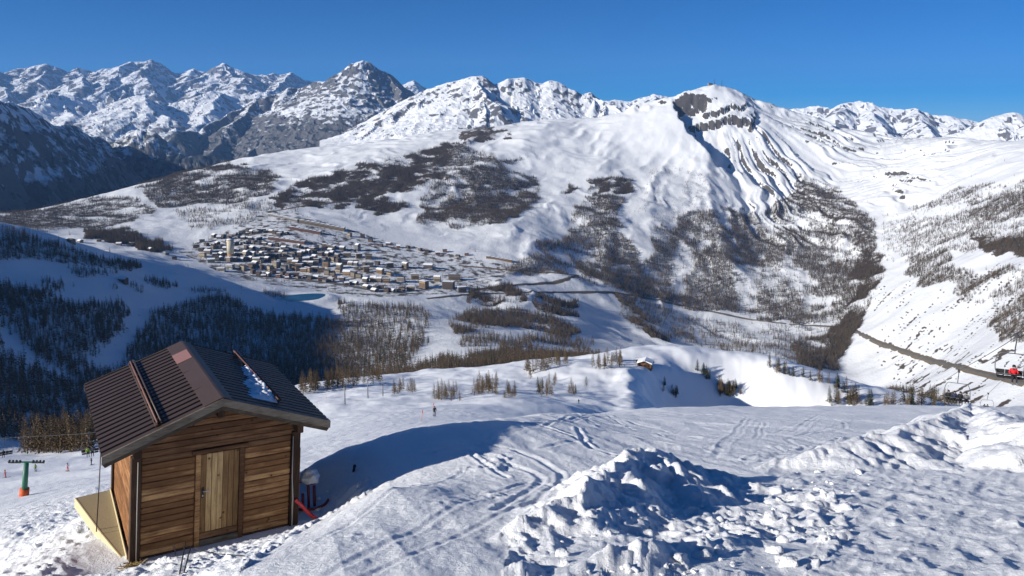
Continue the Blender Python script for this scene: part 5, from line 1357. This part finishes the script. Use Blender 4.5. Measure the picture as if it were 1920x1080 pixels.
# snow-making hydrant behind the right corner
hb = ground_pt(584, 950, 10, 25); hb = Vector((hb.x, hb.y, hb.z))
hy = empty('hydrant', hb, (0, 0, .4), 'wine red snow-making hydrant with a snow cap right of the hut', 'hydrant')
for i, (x_, h_) in enumerate(((-.05, .55), (.06, .42), (-.16, .3))): MB().tube([(x_, 0, -.15), (x_, .0, h_)], .028, 10).build('pipe', M_WINE, hy, True)
MB().tube([(-.30, .05, .52), (-.05, .02, .55), (.05, 0, .50)], .026, 8).build('cross_pipe', M_WINE, hy, True)
MB().tube([(-.09, 0, .50), (.10, 0, .50)], .05, 10).build('valve', M_WINE, hy, True)
def lump(seed, sx, sy, sz, sub=3, amp=.25):
    bm = bmesh.new(); bmesh.ops.create_icosphere(bm, subdivisions=sub, radius=1.0)
    for v in bm.verts:
        p = v.co; n = float(fbm(np.array(p.x * 1.3 + seed * 3.7), np.array(p.y * 1.3 + p.z * 1.9), 3, seed % 50)); n2 = float(perlin(np.array(p.z * 2.6 + seed), np.array(p.x * 2.6 - p.y * 1.7), 3))
        v.co = p * (1 + amp * n + amp * .5 * n2)
        v.co.x *= sx; v.co.y *= sy; v.co.z *= sz
    me = bpy.data.meshes.new('lump'); bm.to_mesh(me); bm.free()
    for f in me.polygons: f.use_smooth = True
    return me
me = lump(4, .17, .15, .15, 3, .45); me.materials.append(M_SNOW); sc_ = bpy.data.objects.new('snow_cap', me); sc_.location = (0, 0, .62); link(sc_, hy)
hc = [hb + Vector(v) for v in ((-.30, -.12, .02), (-.12, -.22, -.0), (.10, -.22, .0), (.28, -.10, .07), (.33, .02, .14))]
for p in hc: p.z = max(p.z, ground_z(p.x, p.y) + .035)
ho2 = MB().tube(smooth_path(hc), .026, 8).build('red_hose', M_WINE, None, True); tag(ho2, 'dark red hose lying in a loop before the hydrant, in the hut shadow', 'hose')
# ski poles, hook, wire and stake in front
def gp(px, py, dz=0.0, d0=3.0, d1=60.0):
    p = ground_pt(px, py, d0, d1); return Vector((p.x, p.y, ground_z(p.x, p.y) + dz))
a_, b_ = gp(337, 1078, .02), gp(349, 1040, .20)
po = MB().tube([a_, b_], .010, 6).build('ski_pole', M_BLACK, None, True); tag(po, 'black pole leaning in the snow before the hut, left of its twin', 'pole')
a2, b2 = gp(345, 1076, .02), gp(359, 1042, .16)
po = MB().tube([a2, b2], .009, 6).build('ski_pole', M_BLACK, None, True); tag(po, 'black pole leaning in the snow before the hut, right of its twin', 'pole')
wr = MB().tube(smooth_path([gp(359, 1042, .16), gp(390, 1043, .06), gp(430, 1044, .03), gp(456, 1045, .02)]), .006, 5).build('wire', M_BLACK, None, True); tag(wr, 'thin dark wire stretched over the snow in front of the hut door', 'wire')
hk_ = MB().tube(smooth_path([gp(330, 1044, .0), gp(327, 1036, .10), gp(322, 1031, .22), gp(316, 1029, .27)]), .010, 6).build('metal_hook', M_STEEL, None, True); tag(hk_, 'bent metal hook standing against the lowest plank left of the door', 'hook')
sk = gp(663, 884)
so2 = empty('marker_stake', sk, (0, .2, 0), 'short black stake alone in the shadowed snow right of the hut', 'stake')
MB().tube([(0, 0, -.1), (0, 0, .10)], .025, 8).build('post', M_BLACK, so2, True); MB().tube([(0, 0, .10), (0, 0, .14)], [.034, .03], 8).build('cap', M_BLACK, so2, True)
# ================================================================ PEOPLE
M_SKIN = plain('skin', (.55, .34, .25), .6, .08, 9)
def cloth(n, c): return plain(n, c, .8, .2, 14)
CL = {'red': cloth('red_cloth', (.55, .012, .02)), 'black': cloth('black_cloth', (.012, .012, .015)), 'navy': cloth('navy_cloth', (.02, .03, .07)), 'grey': cloth('grey_cloth', (.16, .16, .17)), 'green': cloth('lime_cloth', (.22, .42, .03)), 'white': cloth('white_cloth', (.7, .7, .72)), 'coral': cloth('coral_cloth', (.62, .06, .035))}
STAND = {'pelvis': (0, 0, .95), 'chest': (0, .0, 1.28), 'neck': (0, -.02, 1.47), 'head': (0, -.03, 1.60), 'crown': (0, -.03, 1.70), 'hipL': (-.10, 0, .90), 'kneeL': (-.13, -.10, .50), 'ankL': (-.13, .03, .10), 'toeL': (-.13, -.16, .06), 'hipR': (.10, 0, .90), 'kneeR': (.13, -.10, .50), 'ankR': (.13, .03, .10), 'toeR': (.13, -.16, .06),
         'shL': (-.19, .0, 1.40), 'elL': (-.28, .02, 1.14), 'wrL': (-.26, -.20, 1.00), 'hdL': (-.25, -.28, .98), 'shR': (.19, .0, 1.40), 'elR': (.28, .02, 1.14), 'wrR': (.26, -.20, 1.00), 'hdR': (.25, -.28, .98)}
SIT = {'pelvis': (0, 0, .10), 'chest': (0, .04, .44), 'neck': (0, .02, .63), 'head': (0, -.01, .76), 'crown': (0, -.01, .86), 'hipL': (-.10, 0, .09), 'kneeL': (-.13, -.44, .10), 'ankL': (-.14, -.46, -.34), 'toeL': (-.14, -.64, -.40), 'hipR': (.10, 0, .09), 'kneeR': (.13, -.44, .10), 'ankR': (.14, -.46, -.34), 'toeR': (.14, -.64, -.40),
       'shL': (-.19, .04, .56), 'elL': (-.29, -.04, .32), 'wrL': (-.20, -.28, .30), 'hdL': (-.17, -.36, .31), 'shR': (.19, .04, .56), 'elR': (.29, -.04, .32), 'wrR': (.20, -.28, .30), 'hdR': (.17, -.36, .31)}
RAD = {'pelvis': .145, 'chest': .155, 'neck': .065, 'head': .105, 'crown': .085, 'hip': .10, 'knee': .068, 'ank': .055, 'toe': .055, 'sh': .075, 'el': .055, 'wr': .045, 'hd': .05}
EDG = [('pelvis', 'chest'), ('chest', 'neck'), ('neck', 'head'), ('head', 'crown')] + [(a + s, b + s) for s in 'LR' for a, b in (('hip', 'knee'), ('knee', 'ank'), ('ank', 'toe'), ('sh', 'el'), ('el', 'wr'), ('wr', 'hd'))] + [(a, b + s) for s in 'LR' for a, b in (('pelvis', 'hip'), ('chest', 'sh'))]
def skin_obj(name, pose, keys, mat, grow, parent, root):
    idx = {k_: i for i, k_ in enumerate(keys)}; es = [(idx[a], idx[b]) for a, b in EDG if a in idx and b in idx]
    me = bpy.data.meshes.new(name); me.from_pydata([pose[k_] for k_ in keys], es, []); me.materials.append(mat)
    o = bpy.data.objects.new(name, me); link(o, parent)
    m = o.modifiers.new('skin', 'SKIN'); m.use_smooth_shade = True
    if not me.skin_vertices: me.attributes  # layer is made by the modifier
    for i, k_ in enumerate(keys):
        r = RAD.get(k_, RAD.get(k_[:-1], .06)) * grow; d = me.skin_vertices[0].data[i]; d.radius = (r, r * (.8 if k_ in ('chest', 'pelvis') else 1)); d.use_root = (k_ == root)
    s = o.modifiers.new('sub', 'SUBSURF'); s.levels = 1; s.render_levels = 1
    return o
def person(loc, yaw, label, pose=STAND, jacket='red', trousers='black', helmet='black', skis=True, group=None):
    p = empty('person', loc, (0, 0, yaw), label, 'person', group)
    body = skin_obj('body', pose, list(pose), CL[trousers], 1.0, p, 'pelvis')
    skin_obj('jacket', pose, ['pelvis', 'chest', 'shL', 'elL', 'wrL', 'shR', 'elR', 'wrR', 'neck'], CL[jacket], 1.16, p, 'chest')
    h = Vector(pose['head'])
    me = lump(1, .125, .14, .125, 2, .0); me.materials.append(CL[helmet]); hh = bpy.data.objects.new('helmet', me); hh.location = h + Vector((0, .015, .06)); link(hh, p)
    me = lump(1, .075, .06, .085, 2, .0); me.materials.append(M_SKIN); ff = bpy.data.objects.new('face', me); ff.location = h + Vector((0, -.075, -.01)); link(ff, p)
    MB().box(-.085, .085, -.150, -.06, .02, .075).build('goggles', M_BLACK, p, bevel=.015, loc=h)
    for s in 'LR':
        t = Vector(pose['toe' + s]); a = Vector(pose['ank' + s])
        MB().box(-.055, .055, -.20, .10, -.07, .10).build('ski_boot', CL['grey'], p, bevel=.02, loc=(t.x, (t.y + a.y) / 2 + .02, t.z + .03))
        if skis: MB().box(-.045, .045, -.95, .75, -.025, 0).build('ski', CL['navy'], p, bevel=.008, loc=(t.x, (t.y + a.y) / 2, t.z - .045))
    return p

# ================================================================ CHAIRLIFTS
M_GALV = plain('galvanised_steel', (.13, .135, .14), .5, .15, 6, .4)
M_DSTEEL = plain('dark_lift_steel', (.05, .052, .056), .5, .2, 6)
M_SEAT = plain('black_seat_padding', (.014, .014, .016), .7, .2, 8)
M_GREEN = plain('green_pylon_paint', (.022, .15, .085), .5, .15, 3)
M_ORANGE = plain('orange_crash_pad', (.62, .10, .018), .7, .15, 4)
def chair(grip, yaw, w, label, group, hang=1.45):
    """hanger, bail and bench of one chair; the origin is the grip on the rope, the chair faces local -y"""
    t = empty('lift_chair', grip, (0, 0, yaw), label, 'chairlift chair', group)
    MB().box(-.10, .10, -.22, .22, -.12, .16).build('grip', M_DSTEEL, t, bevel=.03)
    MB().tube(smooth_path([Vector(v) for v in ((0, 0, -.10), (0, .06, -.5), (0, .26, -1.0), (0, .30, -hang))]), .04, 8).build('hanger', M_DSTEEL, t, True)
    zb = -hang; zs = zb - 1.75; a = w / 2
    MB().tube(smooth_path([Vector(v) for v in ((-a, -.30, zs + .30), (-a - .06, .20, zs + .55), (-a - .02, .32, zs + 1.2), (-a * .82, .32, zb - .06), (-a * .5, .30, zb), (a * .5, .30, zb), (a * .82, .32, zb - .06), (a + .02, .32, zs + 1.2), (a + .06, .20, zs + .55), (a, -.30, zs + .30))]), .035, 8).build('bail', M_GALV, t, True)
    n = int(round(w / .55)); sw = w / n
    for i in range(n):
        x0 = -a + i * sw + .015; x1 = x0 + sw - .03
        MB().box(x0, x1, -.28, .22, zs - .05, zs + .05).build('seat', M_SEAT, t, bevel=.03)
        MB().box(x0, x1, .20, .28, zs + .08, zs + .50).build('backrest', M_SEAT, t, bevel=.025)
    MB().tube([(-a, .25, zs - .08), (a, .25, zs - .08)], .03, 8).build('crossbar', M_GALV, t, True)
    MB().tube([Vector(v) for v in ((-a, .15, zs + .42), (-a, -.36, zs + .34), (a, -.36, zs + .34), (a, .15, zs + .42))], .02, 8).build('safety_bar', M_GALV, t, True)
    return t, zs
rope_px = [(2110, 470, 44), (2000, 555, 52), (1907, 630, 66), (1850, 666, 78), (1798, 696, 92), (1748, 730, 112), (1690, 772, 140), (1620, 806, 185)]
RP_ = [Vector(pix(*p)) for p in rope_px]
ro = MB().tube(smooth_path(RP_, 8), .026, 6).build('haul_rope', M_DSTEEL, None, True); tag(ro, 'dark steel rope of the chairlift at the right edge', 'rope')
def face_to(a, b): return math.atan2((b - a).x, -(b - a).y)     # local -y points from a to b
GCH = 'chairs of the lift at the right edge'
y1 = face_to(RP_[4], RP_[2])
c1, zs1 = chair(RP_[2], y1, 2.3, 'near lift chair with one red-jacketed rider at the right edge', GCH)
m1 = Matrix.Rotation(y1, 3, 'Z')
person(RP_[2] + m1 @ Vector((-.05, -.02, zs1 + .06)), y1, 'person in red jacket and black trousers riding the near lift chair', SIT, 'red', 'black', 'black', False)
c2, zs2 = chair(RP_[4], y1, 2.3, 'second lift chair, full of dark riders, above the heap crest', GCH)
for i, (x_, j_) in enumerate(((-.84, 'black'), (-.28, 'navy'), (.28, 'black'), (.84, 'grey'))):
    person(RP_[4] + m1 @ Vector((x_, -.02, zs2 + .06)), y1, f'person in dark clothes, {ORD[i]} from the left on the second lift chair', SIT, j_, 'black', 'black', False, 'riders on the second lift chair')
p3 = Vector(pix(1853, 738, 175)); c3, zs3 = chair(p3, y1 + .2, 2.3, 'small far lift chair with dark riders right of the heap crest', GCH)
for i, x_ in enumerate((-.55, .0)): person(p3 + Matrix.Rotation(y1 + .2, 3, 'Z') @ Vector((x_, -.02, zs3 + .06)), y1 + .2, f'person in dark clothes, {ORD[i]} from the left on the small far chair', SIT, 'black', 'black', 'black', False, 'riders on the far chair')
ro3 = MB().tube([Vector(pix(2000, 600, 110)), p3, Vector(pix(1780, 788, 240))], .03, 6).build('haul_rope', M_DSTEEL, None, True); tag(ro3, 'return rope of the right-hand chairlift carrying the far chair', 'rope')

# left lift
pb_ = ground_pt(45, 930, 60, 400); PS = 58 * math.hypot(pb_.x, pb_.y) / 1400 / 5.8
py_ = empty('lift_pylon', pb_, (0, R(7), .25), 'green lift pylon with orange padding left of the hut', 'pylon'); py_.scale = (PS, PS, PS)
MB().tube([(0, 0, -1), (0, 0, 5.6)], [.46, .36], 16).build('mast', M_GREEN, py_, True)
MB().tube([(0, 0, -.4), (0, 0, 1.25)], .70, 16).build('crash_pad', M_ORANGE, py_, True)
MB().bar((-1.7, 0, 5.7), (1.7, 0, 5.7), .2, .22).build('crossarm', M_GREEN, py_, bevel=.03)
for i in range(12): MB().bar((-.2, -.45, .9 + .4 * i), (.2, -.45, .9 + .4 * i), .04, .04).build('rung', M_GALV, py_)
for s in (-1, 1):
    sv = MB().bar((s * 1.7 - .9, 0, 5.6), (s * 1.7 + .9, 0, 5.6), .14, .16).build('sheave_beam', M_DSTEEL, py_)
    for q in (-.75, -.25, .25, .75): MB().tube([(s * 1.7 + q, -.12, 5.82), (s * 1.7 + q, .12, 5.82)], .2, 12).build('sheave', M_BLACK, sv, True)
GL = 'chairs of the lift left of the hut'
for i, (px_, py2, d_, lab, rid) in enumerate([(167, 812, 130, 'lift chair hanging beside the left hut eave', ['green', 'grey']), (8, 822, 170, 'lift chair at the left picture edge', ['black'])]):
    g_ = Vector(pix(px_, py2, d_)); ya = .5
    _, zz = chair(g_, ya, 2.3, lab, GL)
    for k_, j_ in enumerate(rid):
        person(g_ + Matrix.Rotation(ya, 3, 'Z') @ Vector((-.3 + .6 * k_, -.02, zz + .06)), ya, f'person with {j_ if j_ != "green" else "lime"} jacket on the ' + lab.replace('hanging ', ''), SIT, j_, 'black', 'black', False, 'riders on the left lift')
for nm_, a_, b_, c_ in (('left', (-60, 815, 200), (33, 838, 140), (8, 822, 170)), ):
    pass
ra = MB().tube(smooth_path([Vector(pix(-90, 835, 190)), Vector(pix(8, 822, 170)), Vector(pix(90, 817, 150)), Vector(pix(167, 812, 130)), Vector(pix(260, 800, 115))], 6), .03, 6).build('haul_rope', M_DSTEEL, None, True); tag(ra, 'dark steel rope of the chairlift left of the hut', 'rope')
# skiers on the piste, left
for px_, py2, ya, j_, t_, lab in [(127, 884, 1.2, 'white', 'coral', 'skier in red trousers standing on the piste left of the hut'), (172, 872, -.6, 'black', 'black', 'skier in black on the piste close to the hut eave'), (67, 884, .4, 'green', 'black', 'skier in lime jacket right of the green pylon'), (10, 896, 2.0, 'coral', 'red', 'skier in red at the left picture edge')]:
    q = ground_pt(px_, py2, 60, 400); person(q + Vector((0, 0, .05)), ya, lab, STAND, j_, t_)
for px_, py2, lab in [(1085, 757, 'dark skier on the piste below the knoll'), (815, 781, 'dark skier among the mounds far below')]:
    q = ground_pt(px_, py2, 90, 420); person(q + Vector((0, 0, .05)), .4, lab, STAND, 'black', 'black')
# drag-lift pylons behind the hut
for px_, py2, h_, lab in [(647, 758, 7.0, 'left of the three thin lift pylons right of the hut roof'), (690, 747, 7.5, 'middle one of the three thin lift pylons right of the hut roof'), (718, 743, 5.0, 'right and smallest of the three thin lift pylons')]:
    q = ground_pt(px_, py2, 100, 600); t = empty('lift_pylon', q, (0, 0, .3), lab, 'pylon', 'thin lift pylons')
    MB().tube([(0, 0, -1), (0, 0, h_)], [.22, .15], 10).build('mast', M_GALV, t, True); MB().bar((-1.1, 0, h_), (1.1, 0, h_), .16, .18).build('crossarm', M_GALV, t)
    for s in (-1, 1): MB().tube([(s, -.35, h_ + .2), (s, .35, h_ + .2)], .16, 10).build('sheave', M_BLACK, t, True)
# orange piste markers
for i, (px_, py2) in enumerate([(595, 762), (612, 752), (812, 772), (790, 790), (668, 757)]):
    q = ground_pt(px_, py2, 60, 500); t = empty('piste_marker', q, (.05, .04 * i, 0), f'orange piste marker pole, {ORD[i]} of those dotted right of the hut', 'marker', 'orange piste markers')
    MB().tube([(0, 0, -.3), (0, 0, 1.7)], .03, 8).build('pole', M_ORANGE, t, True); MB().tube([(0, 0, 1.3), (0, 0, 1.75)], .07, 8).build('disc', M_ORANGE, t, True)
# ================================================================ KNOLL HUT AND SUMMIT
kp = ground_pt(1210, 687, 150, 700)
kh = empty('chalet', kp, (0, 0, -.35), 'small brown chalet with thick roof snow on the knoll', 'chalet')
W_CH = mat_wood('chalet_timber', (.16, .08, .035), (.36, .19, .085), (1, 6, 6), .2, False)
MB().box(-3.8, 3.8, -2.6, 2.6, -2.5, 2.5).build('wall', W_CH, kh)
MB().poly_prism([(-3.8, -2.62, 2.45), (3.8, -2.62, 2.45), (0, -2.62, 3.75)], (0, 5.2, 0)).build('gable', W_CH, kh)
def pitched(o0, th, ex, ey, mat, nm, par, bev=0):
    s_ = 1.35 / 3.8; a = 3.8 + ex; b = 2.6 + ey; z = 3.8 + o0
    return MB().poly_prism([(-a, -b, z - s_ * a), (0, -b, z), (a, -b, z - s_ * a), (a, -b, z - s_ * a + th), (0, -b, z + th), (-a, -b, z - s_ * a + th)], (0, 2 * b, 0)).build(nm, mat, par, bevel=bev)
krf = pitched(.02, .18, .8, 1.0, W_DARK, 'roof', kh); pitched(.22, .65, .7, .9, M_ROOFSNOW, 'snow_cap', krf, .12)
for x_ in (-2.2, .2, 2.3): MB().box(x_ - .5, x_ + .5, -2.66, -2.61, .6, 1.7).build('window', M_SEAT, kh)
MB().box(-3.9, -3.0, -4.2, -2.62, -1.5, 2.2).build('annexe', W_DARK, kh)
kd = ground_pt(1196, 680, 150, 700); t = empty('shed', kd, (0, 0, -.2), 'dark shed left of the chalet on the knoll', 'shed')
MB().box(-1.1, 1.1, -1.2, 1.2, -1, 2.4).build('wall', W_DARK, t); MB().box(-1.3, 1.3, -1.4, 1.4, 2.41, 2.7).build('snow_cap', M_ROOFSNOW, t)
# summit masts and station
def top_pt(px):
    a, _ = dirn(px, 170); u = (float(a) + AZ) / (2 * AZ) * (zf.shape[1] - 1); i = int(round(u)); k_ = int(np.argmax(zf[:, i] / d_far)); return Vector((xf[k_, i], yf[k_, i], zf[k_, i]))
for px_, h_, lab in [(1340, 40, 'left of two antenna masts on the snowy summit'), (1352, 40, 'right of two antenna masts on the snowy summit')]:
    q = top_pt(px_); t = empty('antenna_mast', q, (0, 0, 0), lab, 'antenna', 'summit masts')
    for a in range(3): MB().tube([(2.4 * math.cos(a * 2.1), 2.4 * math.sin(a * 2.1), -6), (.5 * math.cos(a * 2.1), .5 * math.sin(a * 2.1), h_)], [.8, .4], 5).build('leg', M_DSTEEL, t)
    for i in range(5): MB().box(-1.9 + .3 * i, 1.9 - .3 * i, -1.9 + .3 * i, 1.9 - .3 * i, 4 + 7 * i, 4.8 + 7 * i).build('platform', M_DSTEEL, t)
q = top_pt(1332); t = empty('summit_station', q, (0, 0, .2), 'small ochre lift station left of the summit masts', 'building')
MB().box(-14, 14, -7, 7, -9, 9).build('wall', FAC['ochre'], t); MB().poly_prism([(-15, -8, 9.02), (15, -8, 9.02), (15, 0, 14), (-15, 0, 14)], (0, 0, 1.2)).build('roof', M_EAVE, t); MB().box(-15, 15, .1, 8, 9.05, 12).build('roof_snow', M_ROOFSNOW, t)

# ================================================================ SNOW CLODS
def clod_mesh(seed):
    """broken block of packed snow: a chipped box"""
    r = random.Random(seed); bm = bmesh.new(); bmesh.ops.create_cube(bm, size=1.6)
    bmesh.ops.subdivide_edges(bm, edges=bm.edges[:], cuts=3, use_grid_fill=True)
    ax = [r.uniform(.75, 1.15), r.uniform(.6, 1.0), r.uniform(.4, .75)]
    pl = [(Vector((r.gauss(0, 1), r.gauss(0, 1), r.gauss(0, 1))).normalized(), r.uniform(.45, .8)) for _ in range(5)]
    for v in bm.verts:
        p = v.co * .30 + v.co.normalized() * .68
        for n_, o_ in pl:
            e = p.dot(n_) - o_
            if e > 0: p = p - n_ * e
        n = float(fbm(np.array(p.x * 1.9 + seed * 3.1), np.array(p.y * 1.9 + p.z * 2.3), 3, seed % 40)); p = p * (1 + .30 * n)
        v.co = (p.x * ax[0], p.y * ax[1], p.z * ax[2])
    me = bpy.data.meshes.new('snow_clod'); bm.to_mesh(me); bm.free(); me.materials.append(M_SNOW)
    for f in me.polygons: f.use_smooth = True
    return me
CLM = [clod_mesh(i) for i in range(16)]
rc = random.Random(17)
ZC = [([(1000, 1078), (1060, 1010), (1150, 975), (1250, 945), (1420, 935), (1560, 920), (1600, 965), (1540, 1040), (1480, 1078)], 70, 'white snow clod among the rubble in front of the big heap', 'clods before the big heap'),
      ([(1440, 880), (1530, 870), (1640, 890), (1660, 930), (1500, 930)], 16, 'white snow clod right of the big heap, on the flat', 'clods right of the big heap'),
      ([(40, 1000), (160, 970), (180, 1060), (60, 1075)], 12, 'small snow clod on the trodden snow left of the hut', 'clods left of the hut'),
      ([(590, 930), (690, 890), (690, 925), (600, 985)], 12, 'snow clod in the trench right of the hut', 'clods right of the hut')]
for poly, n, lab, grp in ZC:
    P0 = np.array(poly, float); lo, hi = P0.min(0), P0.max(0); k = 0
    while k < n:
        a, b = rc.uniform(lo[0], hi[0]), rc.uniform(lo[1], hi[1])
        if not in_poly(np.array(a), np.array(b), poly): continue
        q = gp(a, b, 0, 4, 40); r = min(.13, .022 + rc.expovariate(1 / .030)) * (1.0 if n > 50 else .75)
        o = bpy.data.objects.new('snow_clod', rc.choice(CLM)); o.location = q + Vector((0, 0, r * .02)); o.rotation_euler = (rc.uniform(-.6, .6), rc.uniform(-.6, .6), rc.uniform(0, 6)); o.scale = (r, r, r)
        link(o); tag(o, lab, 'snow clod', grp); k += 1
# ================================================================ HAZE
hz = MB().box(-34000, 34000, -3000, 30000, -1320, 2300)
hk = bpy.data.materials.new('thin_air'); hk.use_nodes = True; ht = hk.node_tree; ht.nodes.clear()
hv = ht.nodes.new('ShaderNodeVolumePrincipled'); ho = ht.nodes.new('ShaderNodeOutputMaterial')
hv.inputs['Color'].default_value = (.26, .52, 1.0, 1); hv.inputs['Density'].default_value = 2.3e-5; hv.inputs['Anisotropy'].default_value = .0
ht.links.new(hv.outputs[0], ho.inputs['Volume'])
haze_o = hz.build('haze', hk); tag(haze_o, kind='stuff')
